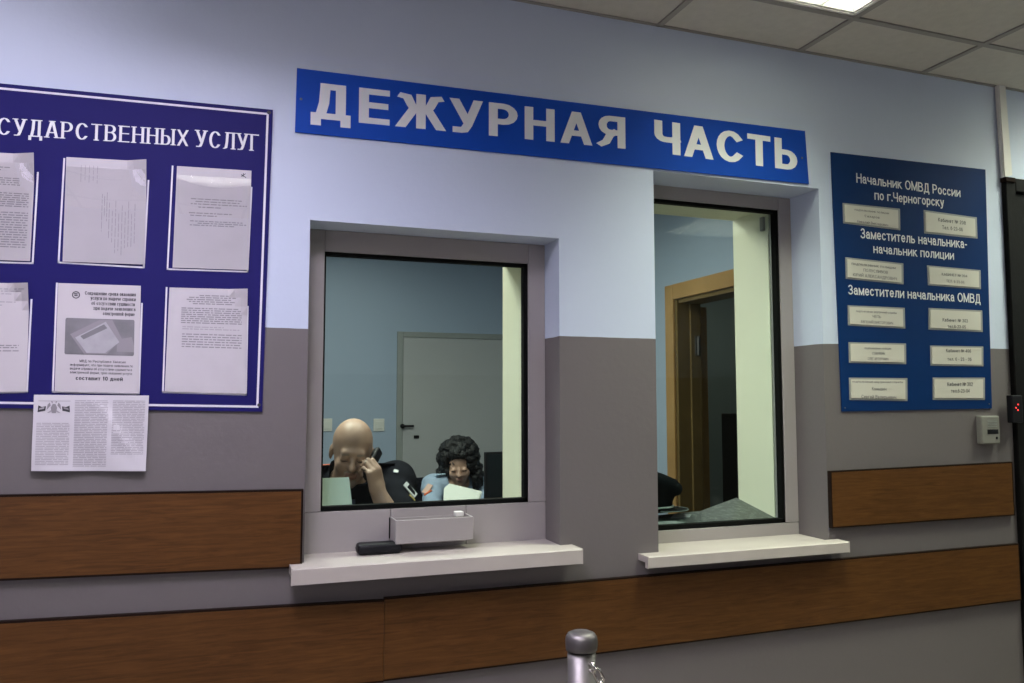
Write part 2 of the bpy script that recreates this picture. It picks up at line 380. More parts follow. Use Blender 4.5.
# ------------------------------------------------------------------ surfaces from distance fields (bodies, hair, clothing)
def sd_ell(P, c, r):
    q = (P-np.array(c, dtype=np.float32))/np.array(r, dtype=np.float32); k = np.linalg.norm(q, axis=-1); k2 = np.linalg.norm(q/np.array(r, dtype=np.float32), axis=-1)
    return k*(k-1)/np.maximum(k2, 1e-6)
def sd_cap(P, a, b, ra, rb=None):
    rb = ra if rb is None else rb; a = np.array(a, dtype=np.float32); b = np.array(b, dtype=np.float32); d = b-a
    t = np.clip(((P-a)@d)/max(float(d@d), 1e-9), 0, 1)
    return np.linalg.norm(P-a-t[..., None]*d, axis=-1)-(ra+(rb-ra)*t)
def sd_box(P, c, h, r, R=None):
    q = P-np.array(c, dtype=np.float32)
    if R is not None: q = q@np.array(R, dtype=np.float32)
    q = np.abs(q)-(np.array(h, dtype=np.float32)-r)
    return np.linalg.norm(np.maximum(q, 0), axis=-1)+np.minimum(q.max(-1), 0)-r
def su(a, b, k):
    h = np.clip(.5+.5*(b-a)/k, 0, 1); return b+(a-b)*h-k*h*(1-h)
def ssub(a, b, k):   # a minus b
    return -su(-a, b, k)
def surfnet(fn, lo, hi, h):
    lo = np.array(lo, dtype=np.float32); n = np.ceil((np.array(hi)-lo)/h).astype(int)+1
    ax = [lo[i]+h*np.arange(n[i], dtype=np.float32) for i in range(3)]
    V = np.empty(n, dtype=np.float32)
    for s in range(0, n[0], 24):
        g = np.stack(np.meshgrid(ax[0][s:s+24], ax[1], ax[2], indexing='ij'), -1); V[s:s+24] = fn(g)
    ins = V < 0
    cs = [(i, j, k) for i in (0, 1) for j in (0, 1) for k in (0, 1)]
    m = tuple(x-1 for x in n); sl = lambda A_, c: A_[c[0]:c[0]+m[0], c[1]:c[1]+m[1], c[2]:c[2]+m[2]]
    cnt = sum(sl(ins, c).astype(np.int8) for c in cs); act = (cnt > 0) & (cnt < 8)
    idx = -np.ones(m, dtype=np.int64); I = np.argwhere(act); idx[act] = np.arange(len(I))
    acc = np.zeros((len(I), 3)); num = np.zeros(len(I))
    for a in cs:
        for d in range(3):
            if a[d]: continue
            b = list(a); b[d] = 1
            va = V[I[:, 0]+a[0], I[:, 1]+a[1], I[:, 2]+a[2]]; vb = V[I[:, 0]+b[0], I[:, 1]+b[1], I[:, 2]+b[2]]
            x = (va < 0) != (vb < 0); t = np.where(x, va/np.where(x, va-vb, 1), 0)
            p = np.zeros((len(I), 3))+np.array(a); p[:, d] += t
            acc += p*x[:, None]; num += x
    verts = lo+(I+acc/num[:, None])*h
    faces = []
    for d in range(3):
        e, f = (d+1) % 3, (d+2) % 3
        A0 = np.take(ins, range(n[d]-1), d); A1 = np.take(ins, range(1, n[d]), d); X = np.argwhere(A0 != A1)
        X = X[(X[:, e] > 0) & (X[:, f] > 0) & (X[:, e] < n[e]-1) & (X[:, f] < n[f]-1)]
        s = A0[X[:, 0], X[:, 1], X[:, 2]]
        def at(de, df):
            Y = X.copy(); Y[:, e] += de; Y[:, f] += df; return idx[Y[:, 0], Y[:, 1], Y[:, 2]]
        q = np.stack([at(-1, -1), at(0, -1), at(0, 0), at(-1, 0)], 1); q[~s] = q[~s][:, ::-1]; faces.append(q)
    return verts, np.concatenate(faces)
def field_obj(name, fn, lo, hi, h, mats, parent, pick=None, relax=1):
    v, f = surfnet(fn, lo, hi, h)
    # light relaxation
    for _ in range(relax):
        acc = np.zeros_like(v); c = np.zeros(len(v))
        for i in range(4):
            np.add.at(acc, f[:, i], v[f[:, (i+1) % 4]]); np.add.at(acc, f[:, i], v[f[:, (i+3) % 4]]); np.add.at(c, f[:, i], 2)
        v = .5*v+.5*acc/np.maximum(c, 1)[:, None]
    mi = np.zeros(len(f), dtype=int) if pick is None else pick(v[f].mean(1))
    return obj(name, (v.tolist(), f.tolist(), mi.tolist()), mats, parent, smooth=True)
def frame_of(center, pitch, yaw, roll):
    """head frame: local +y is where the face looks; yaw about z, pitch nods down, roll tilts sideways"""
    return Matrix.Translation(center) @ Matrix.Rotation(yaw, 4, 'Z') @ Matrix.Rotation(pitch, 4, 'X') @ Matrix.Rotation(roll, 4, 'Y')
def to_local(P, M):
    Mi = np.array(M.inverted(), dtype=np.float32); return P@Mi[:3, :3].T+Mi[:3, 3]
# ------------------------------------------------------------------ the corridor shell
Z = lambda r: EYE+r                   # heights measured from the lens
XL, XR, YB = -3.3, 4.1, -3.6
CEIL = Z(1.305)
W1 = (.232, 1.021, Z(-.462), Z(.527)); W2 = (1.373, 2.072, Z(-.515), Z(.787))
DX0, DX1, DZ = 3.005, 3.93, Z(.915)
b = bmesh.new()
for x0, x1, z0, z1 in [(XL-.2, W1[0], 0, CEIL), (W1[0], W1[1], 0, W1[2]), (W1[0], W1[1], W1[3], CEIL), (W1[1], W2[0], 0, CEIL),
                       (W2[0], W2[1], 0, W2[2]), (W2[0], W2[1], W2[3], CEIL), (W2[1], DX0, 0, CEIL), (DX0, DX1, DZ, CEIL), (DX1, XR+.2, 0, CEIL)]:
    bx(b, (x0, 0, z0), (x1, .45, z1))
struct(obj('wall_front', b, M_wall))
struct(obj('floor', box((XL-.2, YB-.2, -.1), (XR+.2, 0, 0)), M_floor))
struct(obj('wall_right', box((XR, YB, 0), (XR+.2, 0, CEIL)), M_wall))
struct(obj('wall_left', box((XL-.2, YB, 0), (XL, 0, CEIL)), M_wall))
b = bmesh.new()   # back wall with a window opening
for x0, x1, z0, z1 in [(XL-.2, -3.10, 0, CEIL), (-3.10, -1.30, 0, .95), (-3.10, -1.30, 2.55, CEIL), (-1.30, XR+.2, 0, CEIL)]:
    bx(b, (x0, YB-.2, z0), (x1, YB, z1))
struct(obj('wall_back', b, M_wall))
w = struct(bpy.data.objects.new('window_3', None)); COL.objects.link(w); w.location = (-2.20, YB-.1, .95)
b = bmesh.new()
for lo, hi in [((-3.10, .95), (-3.04, 2.55)), ((-1.36, .95), (-1.30, 2.55)), ((-3.04, .95), (-1.36, 1.01)), ((-3.04, 2.49), (-1.36, 2.55)), ((-2.23, 1.01), (-2.17, 2.49))]:
    bx(b, (lo[0], YB-.13, lo[1]), (hi[0], YB-.07, hi[1]), .006)
obj('window_frame', b, M_white, w)
obj('window_sill', box((-3.15, YB-.03, .91), (-1.25, YB+.15, .95), .006), M_white, w)
# ceiling tiles, leaving the lamp cells open
GX, GY, GS = 1.402, -.278, .597
lamps = [(0, 0), (-3, -1), (3, 0), (-4, 0), (-3, -3), (3, -3)]
b = bmesh.new(); gb = bmesh.new()
kx = [k for k in range(-9, 7)]
for i in kx:
    for j in range(-7, 1):
        x0, x1 = GX+i*GS, GX+(i+1)*GS; y1 = GY+j*GS if j < 1 else 0; y1 = GY+j*GS; y0 = y1-GS
        x0, x1 = max(x0, XL), min(x1, XR); y0 = max(y0, YB)
        if x1 <= x0 or y1 <= y0 or (i, j) in lamps: continue
        bx(b, (x0+.002, y0+.002, CEIL), (x1-.002, y1-.002, CEIL+.015))
    x0, x1 = max(GX+i*GS, XL), min(GX+(i+1)*GS, XR)
    if x1 > x0: bx(b, (x0+.002, GY+.002, CEIL), (x1-.002, -.001, CEIL+.015))
for i in range(-7, 6):
    x = GX+i*GS
    if XL < x < XR: bx(gb, (x-.011, YB, CEIL-.006), (x+.011, 0, CEIL-.0005))
for j in range(-6, 1):
    y = GY+j*GS
    if y > YB: bx(gb, (XL, y-.011, CEIL-.0065), (XR, y+.011, CEIL-.001))
bx(gb, (XL, -.010, CEIL-.006), (XR, 0, CEIL-.0005))
c = struct(obj('ceiling', b, M_ceil)); obj('ceiling_grid', gb, M_grid, c)
obj('slab_above', box((XL-.2, YB-.2, CEIL+.16), (XR+.2, 0, CEIL+.2)), M_ceil, c)
def ceiling_lamp(i, j, label, power=LAMP_P, col=(.93, 1, .80), spread=100):
    x0 = GX+i*GS; y1 = GY+j*GS; x1, y0 = x0+GS, y1-GS; cx, cy = (x0+x1)/2, (y0+y1)/2
    t = thing('ceiling_lamp', label, 'ceiling lamp', (cx, cy, CEIL), 'recessed louvre lamps in the ceiling')
    m = .008; b = bmesh.new(); zt = CEIL+.10
    bx(b, (x0+m, y0+m, zt), (x1-m, y1-m, zt+.006))
    for lo, hi in [((x0+m, y0+m), (x0+m+.012, y1-m)), ((x1-m-.012, y0+m), (x1-m, y1-m)), ((x0+m, y0+m), (x1-m, y0+m+.012)), ((x0+m, y1-m-.012), (x1-m, y1-m))]:
        bx(b, (*lo, CEIL-.004), (*hi, zt))
    obj('housing', b, M_white, t)
    b = bmesh.new(); s = (GS-2*m-.03)/4; xa, ya = x0+m+.015, y0+m+.015
    for k in range(5):
        for a in (0, 1):
            p = (xa if a else ya)+k*s
            v = [(-.009, .036), (.009, .036), (.002, 0), (-.002, 0)]
            if a: prism(b, [(p+q, ya, CEIL+.002+h) for q, h in v], (0, 4*s, 0))
            else: prism(b, [(xa, p+q, CEIL+.002+h) for q, h in v], (4*s, 0, 0))
    obj('louvre', b, M_louv, t)
    for k in range(4):
        y = ya+(k+.5)*s
        obj('lamp_tube', tube(bmesh.new(), [(xa+.01, y, CEIL+.062), (xa+4*s-.01, y, CEIL+.062)], .013, 8), M_tube, t, True)
    l = area('lamp_light', (cx, cy, CEIL+.044), (4*s-.01, 4*s-.01), power, col, (0, 0, 0), spread); l.parent = t; l.matrix_parent_inverse = t.matrix_basis.inverted()
ceiling_lamp(0, 0, 'square louvred ceiling lamp glowing white above the right end of the title sign')
ceiling_lamp(-3, -1, 'square louvred ceiling lamp in front of the navy notice board', 62, (.84, .79, 1.0), 180)
ceiling_lamp(3, 0, 'square louvred ceiling lamp in front of the dark door', 37, (.93, 1, .80), 140)
ceiling_lamp(-4, 0, 'added unseen louvred ceiling lamp brightening the wall above the notice board', 9, (.84, .79, 1.0), 150)  # extra lamp out of view, added to brighten the upper left wall
ceiling_lamp(-3, -3, 'square louvred ceiling lamp over the middle of the corridor', 32, (.95, .95, .95), 180)
ceiling_lamp(3, -3, 'square louvred ceiling lamp on the far side of the corridor near the door', 17, (.93, 1, .80), 150)

# ------------------------------------------------------------------ service windows
def service_window(n, fx0, fx1, fz0, fz1, gx0, gx1, gz0, gz1, fy, gk, panels):
    """fx/fz: frame outline, gx/gz: visible opening inside the frame, fy: front face of the frame"""
    w = struct(bpy.data.objects.new('window_%d' % n, None)); COL.objects.link(w); w.location = ((fx0+fx1)/2, fy, fz0)
    b = bmesh.new()
    for x0, x1, z0, z1 in [(fx0, gx0, gz0, fz1), (gx1, fx1, gz0, fz1), (gx0, gx1, gz1, fz1)]:
        bx(b, (x0, fy, z0), (x1, fy+.06, z1), .002, 1)
    obj('window_frame', b, M_frame, w)
    xs = panels
    for k in range(len(xs)-1):
        obj('lower_panel', box((xs[k]+.0006, fy, fz0), (xs[k+1]-.0006, fy+.06, gz0-.0012), .0015, 1), M_frame, w)
    b = bmesh.new(); a, r, t_, d = gk
    for x0, x1, z0, z1 in [(gx0, gx0+a, gz0, gz1), (gx1-r, gx1, gz0, gz1), (gx0, gx1, gz1-t_, gz1), (gx0, gx1, gz0, gz0+d)]:
        bx(b, (x0, fy+.004, z0), (x1, fy+.032, z1), .001, 1)
    obj('gasket', b, M_gasket, w)
    obj('glass_pane', box((gx0+.002, fy+.022, gz0+.002), (gx1-.002, fy+.027, gz1-.002)), M_glass, w)
    return w
w1 = service_window(1, W1[0], W1[1], W1[2], W1[3], .290, .960, Z(-.332), Z(.460), .122, (.005, .014, .011, .014), [W1[0], .503, .746, W1[1]])
w2 = service_window(2, W2[0], W2[1], W2[2], W2[3], 1.436, 2.014, Z(-.458), Z(.737), .158, (.005, .014, .012, .016), [W2[0], W2[1]])
def sill(par, x0, x1, yb, yf, zt, th):
    b = bmesh.new(); prism(b, [(x0, yf, zt-.003), (x0, yf+.004, zt), (x0, yb, zt), (x0, yb, zt-th*.5), (x0, yf+.014, zt-th*.5), (x0, yf+.014, zt-th), (x0, yf, zt-th)], (x1-x0, 0, 0))
    obj('window_sill', b, M_sill, par)
    for xa, xb in ((x0-.003, x0), (x1, x1+.003)):
        obj('sill_end_cap', prism(bmesh.new(), [(xa, yf-.001, zt+.001), (xa, min(yb, -.001), zt+.001), (xa, min(yb, -.001), zt-th*.55), (xa, yf+.016, zt-th*.55), (xa, yf+.016, zt-th-.001), (xa, yf-.001, zt-th-.001)], (xb-xa, 0, 0)), M_sill, par)
sill(w1, .194, 1.056, .0, -.085, Z(-.455), .044)
b = box((W1[0]+.001, -.001, Z(-.461)), (W1[1]-.001, .123, Z(-.4552)))
obj('window_sill', b, M_sill, w1)
sill(w2, 1.300, 2.105, .0, -.062, Z(-.499), .036)
obj('window_sill', box((W2[0]+.001, -.001, Z(-.512)), (W2[1]-.001, .159, Z(-.5032))), M_sill, w2)
# pale inner linings of the deep openings
b = bmesh.new()
bx(b, (.984, .185, Z(-.46)), (1.021, .45, Z(.527))); bx(b, (.232, .185, Z(-.46)), (.262, .45, Z(.527))); bx(b, (.262, .185, Z(.524)), (.984, .45, Z(.527)))
struct(obj('trim_1', b, M_reveal))
b = bmesh.new()
bx(b, (2.012, .222, Z(-.5)), (2.072, .45, Z(.787))); bx(b, (1.373, .222, Z(-.5)), (1.400, .45, Z(.787))); bx(b, (1.400, .222, Z(.757)), (2.012, .45, Z(.787)))
struct(obj('trim_2', b, M_reveal))
tag(obj('hinge_block', box((2.0, .236, Z(.672)), (2.0118, .258, Z(.728)), .003), M_frame), 'small grey metal block fixed high on the pale side of the right window opening', 'bracket')
struct(obj('trim_3', box((.262, .186, Z(-.46)), (.984, .43, Z(-.385)), .004), M_frame))
# stone counter in the right opening
sz = lambda y: Z(-.452)+(y-.20)/.25*.05
b = prism(bmesh.new(), [(x, y, sz(y)) for x, y in [(1.400, .22), (2.012, .22), (2.012, .465), (1.754, .335), (1.40, .30)]][::-1], (0, 0, -.03))
tag(obj('stone_counter', b, M_stone), 'grey speckled stone counter ledge inside the right window', 'counter')

# ------------------------------------------------------------------ wooden rails on the wall
def rail(n, boards):
    """boards fixed to the wall, each (x0, x1, top at x0, top at x1, bottom at x0, bottom at x1), with dark edge strips"""
    r = struct(bpy.data.objects.new('trim_%d' % n, None)); COL.objects.link(r); r.location = (boards[0][0], 0, Z(boards[0][4]))
    e = .0055; b = bmesh.new()
    for k, (x0, x1, t0, t1, b0, b1) in enumerate(boards):
        c = bmesh.new(); prism(c, [(x0+.0005, -.001, Z(t0)), (x1-.0005, -.001, Z(t1)), (x1-.0005, -.001, Z(b1)), (x0+.0005, -.001, Z(b0))], (0, -.016, 0))
        obj('board', c, M_wood, r)
        prism(b, [(x0, -.001, Z(t0)+e), (x1, -.001, Z(t1)+e), (x1, -.001, Z(t1)), (x0, -.001, Z(t0))], (0, -.0155, 0))
        prism(b, [(x0, -.001, Z(b0)), (x1, -.001, Z(b1)), (x1, -.001, Z(b1)-e), (x0, -.001, Z(b0)-e)], (0, -.0155, 0))
        if k == 0: prism(b, [(x0-e, -.001, Z(t0)+e), (x0, -.001, Z(t0)+e), (x0, -.001, Z(b0)-e), (x0-e, -.001, Z(b0)-e)], (0, -.0155, 0))
        if k == len(boards)-1: prism(b, [(x1, -.001, Z(t1)+e), (x1+e, -.001, Z(t1)+e), (x1+e, -.001, Z(b1)-e), (x1, -.001, Z(b1)-e)], (0, -.0155, 0))
    obj('edge_strip', b, M_edge, r)
rail(4, [(-3.2, .220, -.190, -.254, -.370, -.461)])
rail(5, [(2.078, 2.970, -.259, -.249, -.452, -.450)])
rail(6, [(-3.2, .459, -.478, -.579, -.722, -.800), (.459, 2.985, -.574, -.571, -.798, -.781)])

# ------------------------------------------------------------------ title sign
def sheet(par, name, q, Y, th, m):
    P = [wp(*p, Y) if not isinstance(p, Vector) else p for p in q]
    return obj(name, prism(bmesh.new(), P, (0, th, 0)), m, par)
def board(name, label, cat, q, Y, m, mw=None):
    P = [wp(*p, Y) for p in q]; c = sum(P, Vector())/4
    t = thing(name, label, cat, (c.x, 0, min(p.z for p in P)))
    prism_o = obj('panel', prism(bmesh.new(), P, (0, -Y-.001, 0)), m, t)
    return t
SQ = [(297, 68), (805, 131), (809, 184), (295, 132)]
ts = board('title_sign', 'long blue sign with large white capital lettering above the two windows', 'sign', SQ, -.005, M_blue)
b = px_line('ДЕЖУРНАЯ', (310.5, 117.9), (625.5, 148.9), 36, -.005, wx=.205, wy=.17, track=.165); obj('lettering', b, M_letter, ts)
b = px_line('ЧАСТЬ', (654.5, 152.1), (797.5, 170.9), 32.5, -.005, wx=.21, wy=.17, track=.12); obj('lettering', b, M_letter, ts)
def screw(par, x, y, Y, m=None, r=.004):
    p = wp(x, y, Y); b = bmesh.new(); lathe(b, [(r, 0), (r*.9, .0012), (r*.4, .0018)], (0, 0, 0), 12)
    for v in b.verts: v.co = Vector((p.x+v.co.x, p.y-v.co.z, p.z+v.co.y))
    obj('screw', b, m or M_steel, par)
for x, y in ((301, 99), (802, 158)): screw(ts, x, y, -.0054)

# ------------------------------------------------------------------ blue sign with the name plates
RQ = [(831, 152), (985.5, 169.5), (992, 408.5), (842, 411.5)]
rs = board('staff_sign', 'upright blue sign with white headings and ten cream name plates right of the windows', 'sign', RQ, -.005, M_blue2)
for s, a, c, h in [('Начальник ОМВД России', (856.4, 182.6), (960.5, 197.3), 9.6), ('по г.Черногорску', (874.5, 199.6), (944, 206.8), 9.3),
                   ('Заместитель начальника-', (860.8, 238.2), (967, 248.6), 10.0), ('начальник полиции', (873.4, 253), (954, 259.8), 9.2),
                   ('Заместители начальника ОМВД', (848.4, 294.4), (980.5, 303.4), 9.8)]:
    obj('heading', px_line(s, a, c, h, -.005, wx=.15, wy=.13, track=.10), M_letter, rs)
plates = [([(842.6, 202.8), (900, 208.7), (900.4, 230.3), (843.4, 223.2)], [('подполковник полиции', .2, .8, .68, .11), ('Сахаров', .37, .63, .42, .12), ('Николай Викторович', .24, .78, .12, .12)]),
 ([(923.8, 209.9), (976.8, 217.4), (977.6, 238.6), (924.4, 233.2)], [('Кабинет № 208', .26, .78, .58, .17), ('Тел. 6-23-06', .33, .72, .26, .17)]),
 ([(845.4, 257.2), (903.4, 263.4), (903.6, 284.4), (846, 278.7)], [('подполковник полиции', .10, .86, .68, .13), ('ПОЛУСЛИВОВ', .30, .72, .42, .14), ('ЮРИЙ АЛЕКСАНДРОВИЧ', .12, .88, .16, .14)]),
 ([(927.1, 265.3), (980.6, 270.1), (981, 289.2), (928.2, 285.2)], [('КАБИНЕТ № 304', .26, .74, .55, .14), ('ТЕЛ. 6-23-06', .34, .68, .22, .14)]),
 ([(847.8, 305.2), (904.8, 307.8), (905.3, 328.6), (848.2, 325.4)], [('подполковник внутренней службы', .14, .85, .68, .11), ('ЧЕПЬ', .42, .57, .44, .13), ('ЕВГЕНИЙ ВИКТОРОВИЧ', .22, .78, .16, .13)]),
 ([(928.7, 307.9), (982.3, 310.4), (982.8, 332), (928.7, 329.5)], [('Кабинет № 303', .25, .72, .40, .16), ('тел.6-23-05', .34, .68, .12, .15)]),
 ([(848.6, 342.1), (906.1, 343.4), (906.2, 364.2), (849.1, 362.8)], [('подполковник полиции', .27, .73, .68, .11), ('СЛАНКИН', .40, .62, .42, .13), ('ОЛЕГ АРТУРОВИЧ', .32, .68, .16, .13)]),
 ([(930.3, 345.5), (983.3, 346.5), (983.4, 366.4), (930.8, 365.6)], [('Кабинет № 406', .29, .76, .68, .17), ('тел. 6 - 23 - 06', .31, .77, .26, .17)]),
 ([(849.1, 377.6), (907.4, 378.1), (907.5, 401.1), (849.6, 399.9)], [('подполковник внутренней службы', .05, .92, .78, .09), ('Коньшин', .38, .63, .44, .15), ('Сергей Валерьевич', .20, .80, .08, .16)]),
 ([(932.9, 377.6), (984.9, 377.6), (985, 399.9), (932.9, 399.9)], [('Кабинет № 302', .27, .76, .62, .17), ('тел.6-23-04', .34, .70, .32, .17)])]
for q, lines in plates:
    ww = [wp(*p, -.0065) for p in q]
    pl = obj('name_plate', prism(bmesh.new(), ww, (0, .0014, 0)), M_plate, rs)
    f = quad_map(q, -.009); ins = [f(.035, .925), f(.965, .925), f(.965, .085), f(.035, .085)]
    iq = obj('insert', prism(bmesh.new(), ins, (0, .0024, 0)), M_insert, pl)
    b = bmesh.new()
    for s, x0, x1, y, h in lines:
        add_text(b, text_shape(s, x0, x1, y, h, wx=.15, wy=.13, track=.13), lambda u, v, e, f=f: f(u, v, e))
    obj('lettering', b, M_ink if 'абинет' in lines[0][0] else M_inkp, pl)
for x, y in ((845, 408), (989, 404), ): screw(rs, x, y, -.0054, r=.003)

# ------------------------------------------------------------------ navy notice board
def wq(pts): return [Vector((x, 0, Z(z))) for x, z in pts]
NB = [(-1.02, .815), (.121, .840), (.110, -.030), (-1.0, -.008)]
Yb = -.006
nb = thing('notice_board', 'large navy blue notice board with white border and rows of paper pockets, far left', 'notice board', (-.45, 0, Z(-.03)))
P = [Vector((x, Yb, Z(z))) for x, z in NB]
obj('panel', prism(bmesh.new(), P, (0, -Yb-.001, 0)), M_navy, nb)
b = bmesh.new()
def bl(u, v):
    t = P[0].lerp(P[1], u); q = P[3].lerp(P[2], u); return t.lerp(q, v)
ins0, ins1 = .011, .017
W_, H_ = 1.14, .87
def ringpts(i): return [bl(i/W_, i/H_), bl(1-i/W_, i/H_), bl(1-i/W_, 1-i/H_), bl(i/W_, 1-i/H_)]
a, c = ringpts(ins0), ringpts(ins1)
for k in range(4):
    q = [a[k], a[(k+1) % 4], c[(k+1) % 4], c[k]]; b.faces.new([b.verts.new(p+Vector((0, -.0004, 0))) for p in q])
obj('border_line', b, M_boardw, nb)
hb = px_line('СУДАРСТВЕННЫХ', (-3, 134.5), (188, 146.2), 17.2, Yb, wx=.165, wy=.065, serif=True, track=.17)
obj('heading', hb, M_letter, nb)
p0 = wp(-3, 134.5, Yb); b = bmesh.new(); add_text(b, text_shape('ГО', p0.x-.075, p0.x-.005, 0, .043, wx=.165, wy=.065, serif=True, track=.17), lambda x, z, e: Vector((x, Yb-e, z+p0.z-.001)))
obj('heading', b, M_letter, nb)
obj('heading', px_line('УСЛУГ', (195.5, 146.8), (258.6, 151.3), 17.0, Yb, wx=.165, wy=.065, serif=True, track=.17), M_letter, nb)
screw(nb, 269, 112.5, Yb-.0004, M_ink, .006); screw(nb, 259, 405, Yb-.0004, M_ink, .005)

GRP = 'printed sheets in the notice board pockets'
def lerpw(q, Y):
    return [wp(*p, Y) if not isinstance(p, Vector) else Vector((p.x, Y, p.z)) for p in q]
def sleeve_and_sheet(q, pocket, label, content, curl=True, gloss=True, m=None):
    """q: sheet corners TL TR BR BL; pocket: white holder outline behind it"""
    pk = lerpw(pocket, Yb-.0008); pb = bmesh.new(); wl = .0042
    dx, dz = Vector((wl, 0, 0)), Vector((0, 0, wl))
    for q4 in ([pk[0], pk[0]+dx, pk[3]+dx, pk[3]], [pk[3]+dz, pk[2]+dz, pk[2], pk[3]], [pk[1]-dx, pk[1], pk[2], pk[2]-dx]): prism(pb, q4, (0, .0007, 0))
    obj('pocket', pb, M_boardw, nb)
    S4 = lerpw(q, -.0105); cx = sum(S4, Vector())/4
    t = thing('paper_sheet', label, 'paper', (cx.x, -.010, min(p.z for p in S4)), GRP)
    def f(u, v, e=0.0):
        top = S4[0].lerp(S4[1], u); bo = S4[3].lerp(S4[2], u); p = bo.lerp(top, v)
        lift = .0 if not curl else .022*max(0, (u+v-1.74))/.26
        return Vector((p.x, p.y-e-lift, p.z))
    b = bmesh.new(); N = 12; g = [[b.verts.new(f(i/N, j/N)) for j in range(N+1)] for i in range(N+1)]
    for i in range(N):
        for j in range(N): b.faces.new((g[i][j], g[i+1][j], g[i+1][j+1], g[i][j+1]))
    if curl:   # folded-over corner
        b.verts.ensure_lookup_table()
    r = bmesh.ops.extrude_face_region(b, geom=list(b.faces)); bmesh.ops.translate(b, verts=[v for v in r['geom'] if isinstance(v, bmesh.types.BMVert)], vec=(0, .0012, 0))
    obj('sheet', b, m or M_paper, t)
    content(t, f)
    if gloss:
        b = bmesh.new(); N = 10
        s = lambda u, v: f(u, v, .0022+.0010*math.sin(u*3.1)*math.sin(v*2.6+.4))
        g = [[b.verts.new(s(.01+.98*i/N, .01+.90*j/N)) for j in range(N+1)] for i in range(N+1)]
        for i in range(N):
            for j in range(N): b.faces.new((g[i][j], g[i+1][j], g[i+1][j+1], g[i][j+1]))
        obj('clear_sleeve', b, M_sleeve, t, True)
    return t, f
def printed(par, fn, mats):
    b = bmesh.new(); fn(b); obj('printed_text', b, mats, par)
def fr(a, b_, n): return [a+(b_-a)*i/(n-1) for i in range(n)]
def P1c(t, f):
    printed(t, lambda b: (add_bars(b, f, [(.86, .35, .72), (.835, .42, .62)], 0, 1, 1, 0), add_bars(b, f, [(y, .25, .85) for y in fr(.76, .70, 4)], 0, 1, 2, 0),
        add_bars(b, f, fr(.62, .50, 7), .1, .95, 3, 1), add_bars(b, f, fr(.44, .12, 15), .1, .95, 4, 1)), [M_inkg, M_inkg])
def P2c(t, f):
    rot = lambda u, v, e=0.0: f(v, 1-u, e)          # the sheet is filed sideways
    def g(b):
        for x in fr(.18, .38, 5): add_bars(b, rot, [(x, .07, .24)], 0, 1, int(x*99), 0, .008)
        for x, a, c in [(.45, .34, .70), (.48, .36, .55), (.51, .32, .60), (.54, .42, .76), (.58, .50, .8), (.62, .40, .90), (.66, .52, .88), (.70, .44, .92), (.74, .50, .86), (.78, .40, .84), (.82, .52, .86), (.86, .42, .80)]:
            add_bars(b, rot, [(x, a, c)], 0, 1, int(x*999), 1, .006)
    printed(t, g, [M_inkf, M_inkg])
def P3c(t, f):
    printed(t, lambda b: (add_bars(b, f, [(.68, .2, .88), (.655, .26, .85), (.63, .2, .95), (.60, .3, .6)], 0, 1, 5, 0), add_bars(b, f, [(.54, .18, .75), (.515, .2, .55)], 0, 1, 6, 0),
        add_bars(b, f, [(.46, .2, .9), (.44, .3, .95), (.42, .2, .8)], 0, 1, 7, 0)), [M_inkg])
    b = bmesh.new()
    for (u0, v0, u1, v1) in [(.86, .935, .92, .965), (.86, .955, .93, .925), (.89, .97, .885, .93)]:
        d = Vector((v1-v0, -(u1-u0))).normalized()*.004
        b.faces.new([b.verts.new(f(u, v, .0006)) for u, v in ((u0+d.x, v0+d.y), (u1+d.x, v1+d.y), (u1-d.x, v1-d.y), (u0-d.x, v0-d.y))])
    obj('ink_mark', b, M_ink, t)
def P4c(t, f):
    printed(t, lambda b: (add_bars(b, f, [(.94, .3, .95), (.92, .2, .92), (.895, .4, .8)], 0, 1, 8, 0), add_bars(b, f, [(.82, .1, .85), (.79, .1, .7), (.76, .1, .6)], 0, 1, 9, 0),
        add_bars(b, f, [(.42, .6, .9), (.40, .62, .88), (.37, .6, .9)], 0, 1, 10, 1)), [M_inkf, M_inkg])
